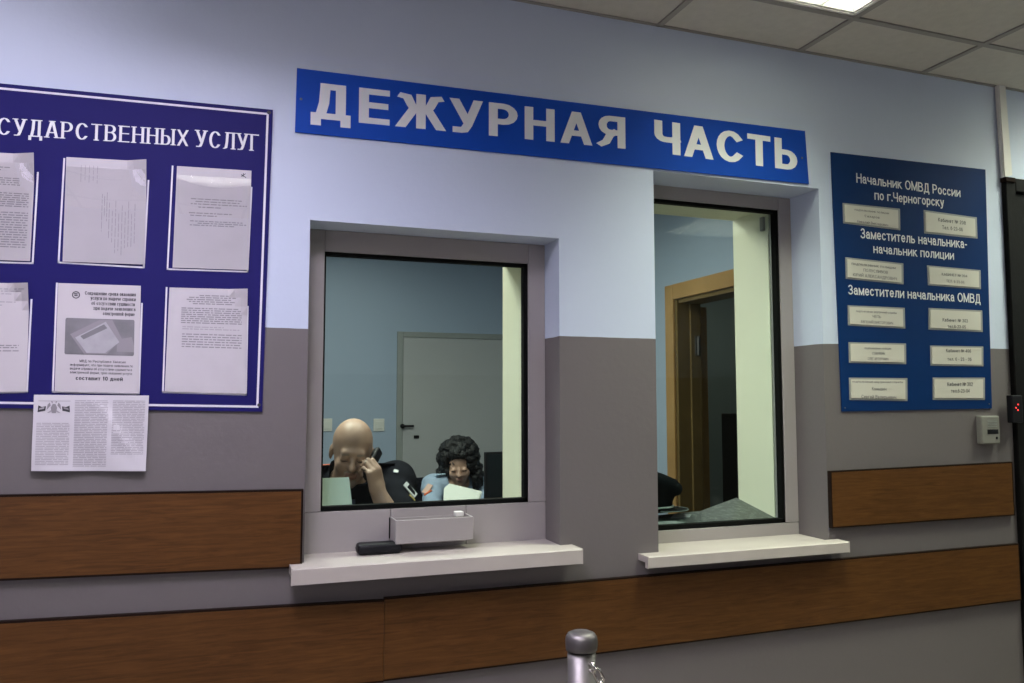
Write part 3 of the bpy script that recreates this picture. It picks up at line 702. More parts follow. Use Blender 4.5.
def P5c(t, f):
    def T(b, s, x0, x1, y, h, wx=.15, **k): add_text(b, text_shape(s, x0, x1, y, h, wx=wx, wy=.13, track=.10, **k), lambda u, v, e: f(u, v, e))
    def g(b):
        T(b, 'Сокращение срока оказания', .32, .94, .900, .032, .2, serif=True); T(b, 'услуги по выдаче справки', .39, .94, .855, .032, .2, serif=True)
        T(b, 'об отсутствии судимости', .40, .93, .808, .032, .2, serif=True); T(b, 'при подаче заявления в', .43, .94, .762, .032, .2, serif=True); T(b, 'электронной форме', .54, .93, .716, .032, .2, serif=True)
        T(b, 'МВД по Республике Хакасия', .28, .83, .275, .024); T(b, 'информирует, что при подаче заявления по', .17, .92, .240, .024)
        T(b, 'выдаче справки об отсутствии судимости в', .17, .91, .205, .024); T(b, 'электронной форме, срок оказания услуги', .17, .91, .170, .024)
        T(b, 'составит 10 дней', .24, .80, .112, .036, .2)
        for k in range(14):      # small round stamp
            a0, a1 = 2*PI*k/14, 2*PI*(k+1)/14
            b.faces.new([b.verts.new(f(.215+r*math.cos(q), .895+r*.72*math.sin(q), .0006)) for r, q in ((.048, a0), (.048, a1), (.036, a1), (.036, a0))])
        add_bars(b, f, [(.90, .19, .24), (.885, .195, .235)], 0, 1, 3, 0)
    printed(t, g, [M_ink])
    b = bmesh.new(); r = .012; x0, x1, y0, y1 = .10, .93, .345, .680
    pts = [(x0+r, y0), (x1-r, y0), (x1, y0+r), (x1, y1-r), (x1-r, y1), (x0+r, y1), (x0, y1-r), (x0, y0+r)]
    b.faces.new([b.verts.new(f(u, v, .0006)) for u, v in pts])
    q = [(.16, .53), (.50, .668), (.66, .672), (.78, .50), (.60, .355), (.33, .352)]
    b.faces.new([b.verts.new(f(u, v, .0009)) for u, v in q]).material_index = 2
    q = [(.22, .50), (.58, .655), (.75, .47), (.58, .365), (.36, .362)]
    b.faces.new([b.verts.new(f(u, v, .0012)) for u, v in q]).material_index = 1
    q = [(.76, .50), (.90, .52), (.93, .44), (.93, .38), (.72, .38), (.72, .45)]
    b.faces.new([b.verts.new(f(u, v, .0010)) for u, v in q]).material_index = 2
    q = [(.28, .515), (.56, .63), (.60, .595), (.32, .485)]
    b.faces.new([b.verts.new(f(u, v, .0014)) for u, v in q]).material_index = 0
    obj('printed_photo', b, [M_pic1, M_pic2, M_inkg], t)
def P6c(t, f):
    printed(t, lambda b: (add_bars(b, f, [(.925, .38, .78), (.905, .25, .85), (.885, .22, .9), (.865, .25, .85), (.845, .3, .8)], 0, 1, 11, 0), add_bars(b, f, [(y, .16, .93) for y in fr(.80, .66, 8)], 0, 1, 12, 0),
        add_bars(b, f, [(.62, .18, .7), (.60, .18, .9)], 0, 1, 13, 1), add_bars(b, f, [(y, .18, .93) for y in fr(.55, .43, 6)], 0, 1, 14, 0)), [M_inkg, M_inkf])
c1 = lambda x, z: Vector((x, 0, Z(z)))
sleeve_and_sheet([c1(-.671, .637), (35.5, 155), (30, 261), c1(-.672, .358)], [c1(-.686, .630), (38.8, 172), (33.5, 264), c1(-.686, .350)], 'sheet of dense print with a curled corner, top left pocket of the notice board', P1c)
sleeve_and_sheet([(66.4, 157), (147, 161.5), (144.5, 264.5), (62.5, 261.5)], [(63.4, 158), (149.3, 180), (144.6, 268.3), (57.6, 263.2)], 'sheet with sideways faint print in the top middle pocket of the notice board', P2c, m=M_paperc)
sleeve_and_sheet([(177, 166), (251.5, 170.7), (248.5, 270), (172.5, 267.5)], [(171.8, 165.5), (252.4, 187), (248.3, 272.5), (166.6, 269.8)], 'half empty letter in the top right pocket of the notice board with a bright reflection', P3c, curl=False, m=M_paperc)
sleeve_and_sheet([c1(-.671, .300), (29.6, 283.8), (26.4, 391.5), c1(-.668, .020)], [c1(-.686, .290), (32.4, 299), (27.8, 392.8), c1(-.684, .015)], 'pale sheet with a few faint lines, lower left pocket of the notice board', P4c, gloss=False)
sleeve_and_sheet([(58.2, 283), (140.8, 285.8), (139, 393.7), (54.5, 391.6)], [(56, 282.6), (142.8, 303), (139.6, 394.8), (51.8, 392.8)], 'leaflet with bold heading and grey photo of a form, lower middle pocket', P5c, curl=False, gloss=False)
sleeve_and_sheet([(169.5, 287.4), (247.5, 289.6), (246.5, 394), (164.6, 391.6)], [(165.8, 287), (248.6, 306), (246.8, 395.6), (162, 393)], 'typed sheet with a folded corner and blank lower half, lower right pocket', P6c, gloss=False, m=M_paperc)

# newspaper-like sheet hanging below the board
HQ = [(34, 394.7), (149, 395.5), (145.7, 471), (31.3, 471)]
H4 = [wp(*p, -.014) for p in HQ]
t = thing('hanging_sheet', 'creased landscape sheet with three columns and an emblem hanging below the notice board', 'paper', (H4[2].x, -.02, H4[2].z))
def hf(u, v, e=0.0):
    top = H4[0].lerp(H4[1], u); bo = H4[3].lerp(H4[2], u); p = bo.lerp(top, v)
    w_ = .0035*math.sin(u*9+v*5)*(1-v)+.004*math.exp(-((u-.80+.5*(v-.4))**2)/.004)*math.sin(v*3.1)
    return Vector((p.x, p.y-e-w_-.001, p.z))
b = bmesh.new(); NX, NY = 40, 24; g = [[b.verts.new(hf(i/NX, j/NY)) for j in range(NY+1)] for i in range(NX+1)]
for i in range(NX):
    for j in range(NY): b.faces.new((g[i][j], g[i+1][j], g[i+1][j+1], g[i][j+1]))
r = bmesh.ops.extrude_face_region(b, geom=list(b.faces)); bmesh.ops.translate(b, verts=[v for v in r['geom'] if isinstance(v, bmesh.types.BMVert)], vec=(0, .0008, 0))
M_news = mat('glossy_sheet', (.60, .575, .60), .35, coat=.6, coat_rough=.12)
obj('sheet', b, M_news, t)
printed(t, lambda b: (add_bars(b, hf, fr(.62, .08, 26), .03, .31, 21, 0, .009, .008), add_bars(b, hf, fr(.92, .06, 40), .35, .64, 22, 0, .009, .008), add_bars(b, hf, fr(.92, .22, 33), .68, .97, 23, 0, .009, .008), add_bars(b, hf, [(.915, .04, .31)], 0, 1, 24, 0, .008, .001)), [M_inkf])
b = bmesh.new()
for pts, m_ in [([(.035, .77), (.10, .79), (.105, .85), (.07, .84), (.04, .86)], 0), ([(.31, .77), (.245, .79), (.24, .85), (.275, .84), (.305, .86)], 0), ([(.045, .80), (.09, .815), (.092, .84), (.05, .825)], 2), ([(.30, .80), (.255, .815), (.253, .84), (.295, .825)], 1),
                ([(.155, .76), (.19, .76), (.20, .83), (.185, .88), (.16, .88), (.145, .83)], 1), ([(.145, .86), (.11, .80), (.118, .87), (.135, .90)], 1), ([(.20, .86), (.235, .80), (.227, .87), (.21, .90)], 1), ([(.158, .885), (.145, .915), (.162, .91)], 1), ([(.187, .885), (.20, .915), (.183, .91)], 1), ([(.15, .80), (.115, .765), (.13, .76), (.155, .775)], 2), ([(.195, .80), (.23, .765), (.215, .76), (.19, .775)], 2)]:
    b.faces.new([b.verts.new(hf(u, v, .0007+.0002*m_)) for u, v in pts]).material_index = m_
obj('emblem', b, [M_ink, M_inkg, M_inkf], t)
# ------------------------------------------------------------------ things on the corridor wall and sills
t = thing('transfer_tray', 'white open-topped cash tray sticking out below the left window pane', 'tray', (.622, .08, Z(-.43)))
b = bmesh.new(); x0, x1, yf, yb, z0, z1 = .501, .744, .036, .1215, Z(-.428), Z(-.357)
prism(b, [(x0, yf, z0), (x0, yf, z1), (x0, yf+.006, z1), (x0, yf+.006, z0)], (x1-x0, 0, 0))
obj('front_panel', bx(bmesh.new(), (x0, yf, z0), (x1, yf+.006, z1), .0015, 1), M_frame, t)
b.free()
b = bmesh.new(); bx(b, (x0, yf+.006, z0), (x0+.005, yb, z1), .001, 1); bx(b, (x1-.005, yf+.006, z0), (x1, yb, z1), .001, 1); bx(b, (x0+.005, yf+.006, z0), (x1-.005, yb, z0+.004)); bx(b, (x0+.005, yb-.004, z0+.004), (x1-.005, yb, z1-.004))
obj('tray_body', b, M_frame, t)
obj('latch', bx(bmesh.new(), (.700, .085, z1-.006), (.728, .112, z1+.010), .003), M_white, t)
obj('seam_shadow_gap', bx(bmesh.new(), (x0-.0035, .119, z0+.006), (x0-.0005, .1215, z1-.002)), M_gasket, t)
t = thing('small_case', 'small rounded black case lying on the left sill beside the white tray', 'case', (.452, .06, Z(-.4545)))
b = bmesh.new(); bx(b, (.390, .035, Z(-.4545)), (.522, .094, Z(-.4225)), .011, 4)
obj('shell', b, M_black, t, True)
b = bmesh.new(); bx(b, (.3895, .040, Z(-.4405)), (.515, .0915, Z(-.4375)), .001, 1); obj('zip_line', b, M_edge, t)
t = thing('wall_intercom', 'small off-white intercom box with a dark slot, above the short wooden rail by the door', 'intercom', (2.857, 0, Z(-.17)))
I4 = [wp(979.5, 416, -.03), wp(1000, 416, -.03), wp(999.5, 444, -.03), wp(981.5, 444, -.03)]
b = bmesh.new(); bx(b, (I4[0].x+.012, -.028, I4[2].z), (I4[1].x, -.001, I4[0].z), .006, 3); obj('casing', b, M_plate, t)
MATS['grey_plate2'] = M_ic = mat('intercom_plastic', (.17, .167, .145), .6); bpy.data.objects['casing'].data.materials[0] = M_ic
xa, xb, zb, za = I4[0].x+.012, I4[1].x, I4[2].z, I4[0].z; ww, hh = xb-xa, za-zb
obj('display_slot', box((xa+.30*ww, -.0295, zb+.36*hh), (xa+.88*ww, -.0265, zb+.52*hh)), M_black, t)
b = bmesh.new()
for k in range(5): bx(b, (xa+.32*ww, -.0292, zb+(.62+.055*k)*hh), (xa+.84*ww, -.0272, zb+(.64+.055*k)*hh))
obj('speaker_slots', b, M_plate, t)
obj('button', bx(bmesh.new(), (xa+.74*ww, -.0305, zb+.17*hh), (xa+.84*ww, -.027, zb+.26*hh), .001, 1), M_black, t)
t = thing('cable_trunking', 'pale vertical cable cover from the ceiling down to the dark door', 'cable cover', (3.02, 0, Z(.92)))
b = bmesh.new(); ct = [wp(998.8, 92, -.022), wp(1006.5, 93.5, -.022), wp(1013, 175, -.022), wp(1004.5, 177, -.022)]
ct[0].z = ct[1].z = CEIL-.004
prism(b, ct, (0, .021, 0)); bmesh.ops.recalc_face_normals(b, faces=b.faces); bmesh.ops.bevel(b, geom=[e for e in b.edges if abs(e.verts[0].co.z-e.verts[1].co.z) > .1], offset=.004, segments=2, affect='EDGES')
obj('cover', b, M_white, t)
p = wp(1009, 180, -.015); obj('clamp', bx(bmesh.new(), (p.x-.035, -.03, p.z-.012), (p.x+.02, -.001, p.z+.008), .003), M_edge, t)
# dark metal door
d = struct(bpy.data.objects.new('door_1', None)); COL.objects.link(d); d.location = (3.467, .02, 0)
b = bmesh.new()
for lo, hi in [((DX0-.0, 0), (DX0+.055, DZ)), ((DX1-.055, 0), (DX1, DZ)), ((DX0+.055, DZ-.055), (DX1-.055, DZ))]:
    bx(b, (lo[0], -.022, lo[1]), (hi[0], .10, hi[1]), .003, 1)
obj('door_frame', b, M_blackm, d)
lf = obj('door_leaf', bx(bmesh.new(), (DX0+.056, -.005, .006), (DX1-.056, .045, DZ-.056), .004, 1), M_blackm, d)
b = bmesh.new(); tube(b, [(DX0+.13, -.004, 1.05), (DX0+.13, -.05, 1.05), (DX0+.25, -.052, 1.05)], .009, 10); obj('door_handle', b, M_steel, d, True)
t = thing('access_reader', 'little black card reader with red lights on the frame of the dark door', 'card reader', (3.045, -.03, Z(-.05)))
rd = wp(1016, 409, -.04); obj('reader_body', bx(bmesh.new(), (rd.x-.030, -.048, rd.z-.055), (rd.x+.028, -.0225, rd.z+.055), .004), M_black, t)
b = bmesh.new()
for dx, dz in ((-.004, .005), (.008, .018), (.006, -.004)):
    lathe(b, [(.0034, -.0005), (.0028, .0014)], (0, 0, 0), 8)
    b.verts.ensure_lookup_table()
    for v in b.verts[-16:]: v.co = Vector((rd.x-.006+dx+v.co.x, -.0482-v.co.z, rd.z+dz+v.co.y))
obj('indicator_lights', b, M_led, t)

# ------------------------------------------------------------------ chain barrier
def stanchion(x, y, ztop, label):
    t = thing('barrier_post', label, 'barrier post', (x, y, 0), 'steel barrier posts')
    obj('base', lathe(bmesh.new(), [(.15, 0), (.15, .006), (.14, .012), (.03, .018), (.03, .02)], (x, y, 0), 40), M_steel, t, True)
    obj('pole', lathe(bmesh.new(), [(.0275, .02), (.0275, ztop-.040)], (x, y, 0), 32), M_steel, t, True)
    obj('cap', lathe(bmesh.new(), [(.026, ztop-.036), (.0305, ztop-.0350), (.0314, ztop-.028), (.0318, ztop-.020), (.0308, ztop-.011), (.0270, ztop-.0045), (.019, ztop-.0010), (.001, ztop)], (x, y, 0), 40), M_steel, t, True)
    return t
PY = -.90; PX = wp(581.5, 650, PY).x; ptop = wp(581, 629, PY).z-.004
s1 = stanchion(PX, PY, ptop, 'brushed steel barrier post with rounded cap standing in front of the windows')
s2 = stanchion(2.45, PY, ptop, 'steel barrier post at the far end of the chain, by the door')
ev = wp(590.5, 663, PY-.02)
za = ev.z
b = tube(bmesh.new(), [(PX+.004, PY-.026, za), (PX+.007, PY-.036, za+.004), (PX+.009, PY-.041, za-.004), (PX+.008, PY-.037, za-.012), (PX+.005, PY-.026, za-.011)], .0036, 8)
obj('eye_hook', b, M_chrome, s1, True)
obj('eye_hook', tube(bmesh.new(), [(2.426, PY, za), (2.412, PY, za+.003), (2.408, PY, za-.006), (2.418, PY, za-.010)], .0028, 8), M_chrome, s2, True)
ch = thing('barrier_chain', 'bright steel link chain hanging from the barrier post', 'chain', (1.5, PY, .4))
a0 = Vector((PX+.010, PY-.041, za-.006)); a1 = Vector((2.410, PY, za-.008)); N = 96; sag = .86
cpts = [a0.lerp(a1, k/400)-Vector((0, 0, sag*4*(k/400)*(1-k/400))) for k in range(401)]
L_ = [0]
for p, q in zip(cpts, cpts[1:]): L_.append(L_[-1]+(q-p).length)
def atlen(s):
    for k in range(400):
        if L_[k+1] >= s: return cpts[k].lerp(cpts[k+1], (s-L_[k])/(L_[k+1]-L_[k]))
    return cpts[-1]
nl = int(L_[-1]/.027)
ring = [(math.cos(q)*.0068, math.sin(q)*.0068+(.0082 if math.sin(q) > 0 else -.0082)) for q in [2*PI*k/14 for k in range(14)]]
proto = None
for k in range(nl):
    p = atlen((k+.5)*L_[-1]/nl); t0 = (atlen((k+1)*L_[-1]/nl)-atlen(k*L_[-1]/nl)).normalized()
    if proto is None:
        proto = obj('chain_link', tube(bmesh.new(), [(x, 0, z) for x, z in ring], .0031, 6, True), M_chrome, None, True); o = proto
    else: o = proto.copy(); COL.objects.link(o)
    q = Vector((0, 0, 1)).rotation_difference(t0)
    o.parent = ch; o.matrix_parent_inverse = ch.matrix_basis.inverted()
    o.matrix_basis = Matrix.Translation(p) @ q.to_matrix().to_4x4() @ Matrix.Rotation(PI/2*(k % 2)+.5, 4, 'Z')
    if k >= 99: break

# ------------------------------------------------------------------ the duty room behind the glass
RX0, RX1, RY0, RY1, RF, RC = -1.5, 2.33, .45, 3.4, .12, Z(1.18)
struct(obj('floor_duty_room', box((RX0, RY0, 0), (RX1, RY1, RF)), M_brown)).name = 'floor.001'
struct(obj('ceiling.001', box((RX0-.2, RY0, RC), (5.2, RY1+.2, RC+.1)), M_white))
struct(obj('wall_duty_left', box((RX0-.2, RY0, 0), (RX0, RY1, RC)), M_room))
struct(obj('wall_duty_back', box((RX0-.2, RY1, 0), (RX1, RY1+.15, RC)), M_backwall))
DY0, DY1, DH = .60, 1.435, Z(.552)
b = bmesh.new()
for y0, y1, z0, z1 in [(RY0, DY0, 0, RC), (DY0, DY1, DH, RC), (DY1, RY1+.15, 0, RC)]: bx(b, (RX1, y0, z0), (RX1+.14, y1, z1))
struct(obj('wall_duty_right', b, M_room))
b = bmesh.new()   # passage beyond the doorway
bx(b, (RX1+.14, RY0, 0), (5.0, RY1, .10)); bx(b, (5.0, RY0, 0), (5.2, RY1+.2, RC)); bx(b, (RX1, RY1+.15, 0), (5.2, RY1+.3, RC))
struct(obj('wall_passage', b, mat('passage_paint', (.32, .36, .33), .6)))
d = struct(bpy.data.objects.new('door_2', None)); COL.objects.link(d); d.location = (RX1, (DY0+DY1)/2, RF)
b = bmesh.new(); aw = .085
for y0, y1, z0, z1 in [(DY0-aw, DY0, RF, DH+aw), (DY1, DY1+aw, RF, DH+aw), (DY0, DY1, DH, DH+aw)]: bx(b, (RX1-.016, y0, z0), (RX1, y1, z1), .004)
obj('architrave', b, M_beech, d)
b = bmesh.new()
bx(b, (RX1-.001, DY1-.022, RF), (RX1+.075, DY1, DH)); bx(b, (RX1+.075, DY1-.034, RF), (RX1+.14, DY1, DH), .002, 1)
bx(b, (RX1, DY0, RF), (RX1+.14, DY0+.022, DH)); bx(b, (RX1, DY0+.022, DH-.022), (RX1+.14, DY1-.034, DH))
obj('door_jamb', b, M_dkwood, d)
b = bmesh.new(); bx(b, (RX1+.146, DY1+.02, RF+.01), (RX1+.216, DY1+.82, DH-.03), .003, 1)
lf = obj('door_leaf', b, M_beech, d)
for hz in (Z(.30), Z(-.75)):
    b = bmesh.new(); bx(b, (RX1+.098, DY1-.0375, hz-.055), (RX1+.128, DY1-.0345, hz+.055), .001, 1); lathe(b, [(.007, -.05), (.007, .05)], (RX1+.118, DY1-.040, hz), 12)
    obj('hinge', b, M_steel, d)
# grey door in the back wall
d = struct(bpy.data.objects.new('door_3', None)); COL.objects.link(d); d.location = (1.7, RY1, RF)
zt = wp(398, 333, RY1).z; gx = wp(398, 400, RY1).x
b = bmesh.new(); bx(b, (gx-.012, RY1-.022, RF), (gx+.03, RY1, zt+.01), .003, 1); bx(b, (gx+1.0, RY1-.022, RF), (gx+1.04, RY1, zt+.01), .003, 1); bx(b, (gx+.03, RY1-.022, zt-.03), (gx+1.0, RY1, zt+.01), .003, 1)
M_dfr = mat('grey_door_frame', (.27, .28, .27), .6)
obj('door_frame', b, M_dfr, d)
obj('door_leaf', bx(bmesh.new(), (gx+.032, RY1-.018, RF+.01), (gx+.998, RY1-.002, zt-.032), .002, 1), M_door, d)
p = wp(401, 426, RY1-.03); b = bmesh.new(); tube(b, [(p.x+.01, RY1-.018, p.z), (p.x+.01, RY1-.05, p.z)], .016, 12); tube(b, [(p.x+.01, RY1-.048, p.z), (p.x+.09, RY1-.052, p.z)], .008, 10)
obj('door_handle', b, M_black, d, True)
p = wp(416.5, 437, RY1-.02); obj('key_plate', bx(bmesh.new(), (p.x-.02, RY1-.024, p.z-.012), (p.x+.02, RY1-.017, p.z+.012), .003), M_black, d)
def switch(x, y, label):
    p = wp(x, y, RY1-.01); t = thing('light_switch', label, 'light switch', (p.x, RY1, p.z-.04))
    obj('switch_plate', bx(bmesh.new(), (p.x-.040, RY1-.010, p.z-.045), (p.x+.040, RY1, p.z+.045), .004), M_white, t)
    obj('rocker', bx(bmesh.new(), (p.x-.024, RY1-.015, p.z-.028), (p.x+.024, RY1-.009, p.z+.028), .003), M_white, t)
switch(379, 425, 'white light switch on the blue back wall, right of the bald man')
switch(326.5, 425, 'white light switch at the left edge of the window, behind the bald man')
def office_lamp(x, y, label, power=ROOM_P):
    t = thing('office_ceiling_lamp', label, 'ceiling lamp', (x, y, RC), 'ceiling lamps of the duty room')
    b = bmesh.new()
    for lo, hi in [((-.3, -.3), (.3, -.28)), ((-.3, .28), (.3, .3)), ((-.3, -.28), (-.28, .28)), ((.28, -.28), (.3, .28))]: bx(b, (x+lo[0], y+lo[1], RC-.05), (x+hi[0], y+hi[1], RC-.0005))
    obj('housing', b, M_white, t)
    l = area('lamp_light', (x, y, RC-.02), (.54, .54), power, (1, .98, .85), (0, 0, 0)); l.parent = t; l.matrix_parent_inverse = t.matrix_basis.inverted()
office_lamp(.15, 1.2, 'square ceiling lamp of the duty room above the bald man')
office_lamp(1.1, 1.05, 'square ceiling lamp of the duty room near the open doorway', 23)

office_lamp(.75, 2.65, 'added unseen ceiling lamp brightening the back of the duty room by the grey door', 4)  # third room lamp, out of view, added to lift the back wall
office_lamp(3.7, 2.6, 'dim unseen ceiling lamp added to brighten the passage beyond the open doorway', 3)  # invented lamp, added so the passage does not go black

# furniture
def table_thing(name, label, cat, x0, x1, y0, y1, z, screen=None):
    t = thing(name, label, cat, ((x0+x1)/2, (y0+y1)/2, RF))
    obj('tabletop', bx(bmesh.new(), (x0, y0, z-.028), (x1, y1, z), .003, 1), M_brown, t)
    for xa in (x0+.02, x1-.045): obj('side_panel', bx(bmesh.new(), (xa, y0+.03, RF+.0005), (xa+.025, y1-.03, z-.0285), .002, 1), M_brown, t)
    if screen: obj('front_screen', bx(bmesh.new(), (x0, y0-.026, RF+.0005), (x1, y0-.001, screen), .003, 1), M_brown, t)
    return t
scr = wp(480, 499.0, 1.5).z
table_thing('desk', 'brown desk below the left window where the bald man leans', 'desk', -.25, 1.12, .46, .84, .925)
table_thing('desk', 'brown desk with a raised front board where the dark-haired woman sits', 'desk', .92, 2.2, 1.52, 1.84, .87, scr)
def office_chair(x, y, rz, label):
    t = thing('office_chair', label, 'chair', (x, y, RF)); R = Matrix.Translation((x, y, 0)) @ Matrix.Rotation(rz, 4, 'Z')
    def put(name, b, m, sm=False):
        for v in b.verts: v.co = R @ v.co
        return obj(name, b, m, t, sm)
    put('seat', bx(bmesh.new(), (-.23, -.22, .50), (.23, .24, .565), .025, 3), M_uniform)
    put('backrest', bx(bmesh.new(), (-.20, -.29, .68), (.20, -.245, 1.04), .02, 3), M_uniform)
    put('back_bar', tube(bmesh.new(), [(0, -.05, .495), (0, -.30, .50), (0, -.315, .9), (0, -.295, .9)], .014, 8), M_black, True)
    put('gas_column', lathe(bmesh.new(), [(.022, .20), (.022, .499)], (0, 0, 0), 16), M_steel, True)
    for k in range(5):
        a = 2*PI*k/5; c, s = math.cos(a), math.sin(a)
        l = put('leg', tube(bmesh.new(), [(0, 0, .21), (.26*c, .26*s, .19)], [.02, .012], 8), M_black, True)
        put('caster', tube(bmesh.new(), [(.26*c-.014*s, .26*s+.014*c, RF+.026), (.26*c+.014*s, .26*s-.014*c, RF+.026)], .026, 12), M_black, True)
office_chair(.47, 1.22, PI, 'black office chair under the bald man')
office_chair(1.22, 2.15, PI+.15, 'black office chair under the dark-haired woman')
# monitor
t = thing('computer_monitor', 'dark computer monitor standing at the right of the dark-haired woman', 'monitor', (1.62, 1.70, .87))
m0 = wp(484.5, 452, 1.72)
obj('screen', bx(bmesh.new(), (m0.x, 1.700, scr-.04), (m0.x+.46, 1.735, m0.z), .006), M_black, t)
obj('screen_bezel', bx(bmesh.new(), (m0.x+.012, 1.697, scr-.025), (m0.x+.448, 1.7005, m0.z-.012), .001, 1), mat('dark_screen', (.012, .016, .02), .15), t)
obj('stand', bx(bmesh.new(), (m0.x+.20, 1.715, .8712), (m0.x+.26, 1.745, scr-.03), .004), M_black, t)
obj('stand_foot', bx(bmesh.new(), (m0.x+.13, 1.64, .8705), (m0.x+.33, 1.80, .882), .004), M_black, t)
# card on the inner ledge of the left window
t = thing('standing_card', 'pale green card standing at the lower left corner inside the left window', 'card', (.36, .26, Z(-.385)))
c4 = [wp(318.0, 479.4, .25), wp(350.6, 478.4, .25), wp(354.3, 506.2, .25), wp(318.0, 507, .25)]
c4[2].z = c4[3].z = Z(-.3845); c4[0].y = c4[1].y = .285
obj('card', prism(bmesh.new(), c4, (0, .004, 0)), M_card, t)
b = bmesh.new(); m1 = (c4[2]+c4[1])/2; prism(b, [m1+Vector((-.03, .005, 0)), c4[2]+Vector((-.05, .06, 0)), c4[2]+Vector((-.05, .004, 0))], (.003, 0, 0)); obj('easel_foot', b, M_card, t)
# paper stack held by the woman
t = thing('paper_stack', 'white stack of papers standing upright in front of the dark-haired woman', 'paper stack', (1.27, 1.5, scr))
for k, (q, dy) in enumerate([([(451.5, 484.3), (482.3, 491.6), (478.8, 506), (443.5, 506), (445.5, 489)], 0), ([(453.5, 484.9), (483.6, 492.3), (480.6, 506), (445, 506)], .006)]):
    w_ = [wp(*p, 1.500) for p in q]; zb = scr+.0006
    for p in w_:
        h = max(0, p.z-zb); p.y = 1.500+dy+.45*h
        if p.z < zb+.01: p.z = zb
    obj('sheet', prism(bmesh.new(), w_, (0, .0045, 0)), mat('white_paper', (.80, .82, .74), .6) if k == 0 else MATS['white_paper'], t)

# ------------------------------------------------------------------ peaked cap and papers on the stone counter
slope = lambda y: Z(-.452)+(y-.20)/(.25)*.05
t = thing('peaked_cap', 'black peaked uniform cap on the stone counter at the left of the right window', 'cap', (1.515, .33, slope(.33)))
cx, cy, cz = 1.530, .335, slope(.335)+.012
b = bmesh.new(); n = 40; rings = []
for r, z in [(.088, .0), (.090, .035), (.100, .055), (.120, .088), (.129, .108), (.127, .122), (.106, .140), (.056, .150), (.002, .153)]:
    rings.append([b.verts.new((cx+r*math.cos(2*PI*k/n), cy+.86*r*math.sin(2*PI*k/n), cz+z+.26*r*math.cos(2*PI*k/n+PI)*(1 if z > .06 else 0))) for k in range(n)])
for A_, B_ in zip(rings, rings[1:]):
    for k in range(n): b.faces.new((A_[k], A_[(k+1) % n], B_[(k+1) % n], B_[k]))
b.faces.new(rings[0][::-1]); b.faces.new(rings[-1]); obj('crown', b, mat('cap_cloth', (.004, .005, .007), .9, spec=.08), t, True)
b = bmesh.new(); tube(b, [(cx+.0915*math.cos(a), cy+.86*.0915*math.sin(a), cz+.018) for a in [2*PI*k/40 for k in range(40)]], [.004]*40, 6, True)
obj('band_piping', b, M_silver, t, True)
b = bmesh.new(); top = []; bot = []
for i in range(17):
    a = math.radians(-75+150*i/16); w_ = math.cos(math.radians(-90+180*i/16)); c, s = math.cos(a-.25), math.sin(a-.25)
    top.append(((cx+.089*c, cy+.077*s, cz+.012), (cx+(.09+.060*w_)*c, cy+(.078+.055*w_)*s, cz+.003)))
for (p, q), (r, s) in zip(top, top[1:]): prism(b, [p, q, s, r], (0, 0, .0025))
obj('visor', b, M_black, t, True)
tube_b = tube(bmesh.new(), [(q[0], q[1], q[2]+.002) for p, q in top], .0022, 6); obj('visor_glint_rim', tube_b, M_plate, t, True)  # grey rim: reflection along the glossy visor edge put in as colour
def counter_sheet(q, label):
    P_ = []
    for x, y in q: P_.append(Vector((x, y, slope(y)+.001)))
    tag(obj('loose_paper', prism(bmesh.new(), P_, (0, 0, .0012)), M_paperc), label, 'paper')
counter_sheet([(1.585, .275), (1.665, .272), (1.69, .30), (1.62, .31)], 'small white paper on the stone counter just right of the black cap')
counter_sheet([(1.48, .212), (1.62, .208), (1.585, .245), (1.50, .245)], 'grey paper on the stone counter in front of the black cap')
# dark cabinet in the passage
t = thing('passage_cabinet', 'dark cabinet with small shiny handles standing beyond the open doorway', 'cabinet', (3.9, 1.0, .10))
pc = wp(722, 430, 1.6)
obj('cabinet_body', bx(bmesh.new(), (3.0, 1.62, .1005), (3.7, 2.0, 1.42), .004, 1), mat('cabinet_paint', (.055, .055, .048), .5), t)
for hz in (.78, 1.0, 1.22): obj('handle', tube(bmesh.new(), [(3.10, 1.60, hz), (3.2, 1.60, hz)], .008, 8), M_chrome, t, True)

# ------------------------------------------------------------------ people
V3 = lambda v: np.array(v, dtype=np.float32)
def head_sd(P, M, s=1.0, female=False):
    q = to_local(P, M)/s; jx = .0 if not female else -.004
    d = sd_ell(q, (0, -.016, .034), (.077 if not female else .073, .097, .088))
    d = su(d, sd_ell(q, (0, .028, -.035), (.063+jx, .066, .080)), .03)
    d = su(d, sd_ell(q, (0, .042, -.084), (.046+2.2*jx, .046, .034-.5*abs(jx))), .03)
    for x in (-1, 1):
        d = su(d, sd_ell(q, (x*.036, .070, -.032), (.024, .024, .024)), .02)
        d = ssub(d, sd_ell(q, (x*.031, .104, .002), (.020, .018, .013)), .012)
        d = su(d, sd_ell(q, (x*.031, .083, .000), (.0150, .0140, .0125)), .004)
        d = su(d, sd_ell(q, (x*.079, -.008, -.012), (.008, .019, .030)), .008)
        d = su(d, sd_ell(q, (x*(.009 if female else .012), .103, -.030), (.0075, .009, .0065)), .007)
    if not female: d = su(d, sd_cap(q, (-.032, .084, .023), (.032, .084, .023), .009), .024)
    n_ = .82 if female else 1.0
    d = su(d, sd_cap(q, (0, .092, .006), (0, .092+.026*n_, -.026), .0085*n_, .0125*n_), .010)
    lw = .014 if female else .019
    d = su(d, sd_cap(q, (-lw, .097, -.0570), (lw, .097, -.0570), .0062), .008)
    d = su(d, sd_cap(q, (-lw+.002, .0955, -.0685), (lw-.002, .0955, -.0685), .0066), .008)
    d = ssub(d, sd_cap(q, (-.021, .107, -.0630), (.021, .107, -.0630), .0026), .003)
    d = su(d, sd_ell(q, (0, .084, -.102), (.022+1.5*jx, .018, .016)), .016)
    return d*s
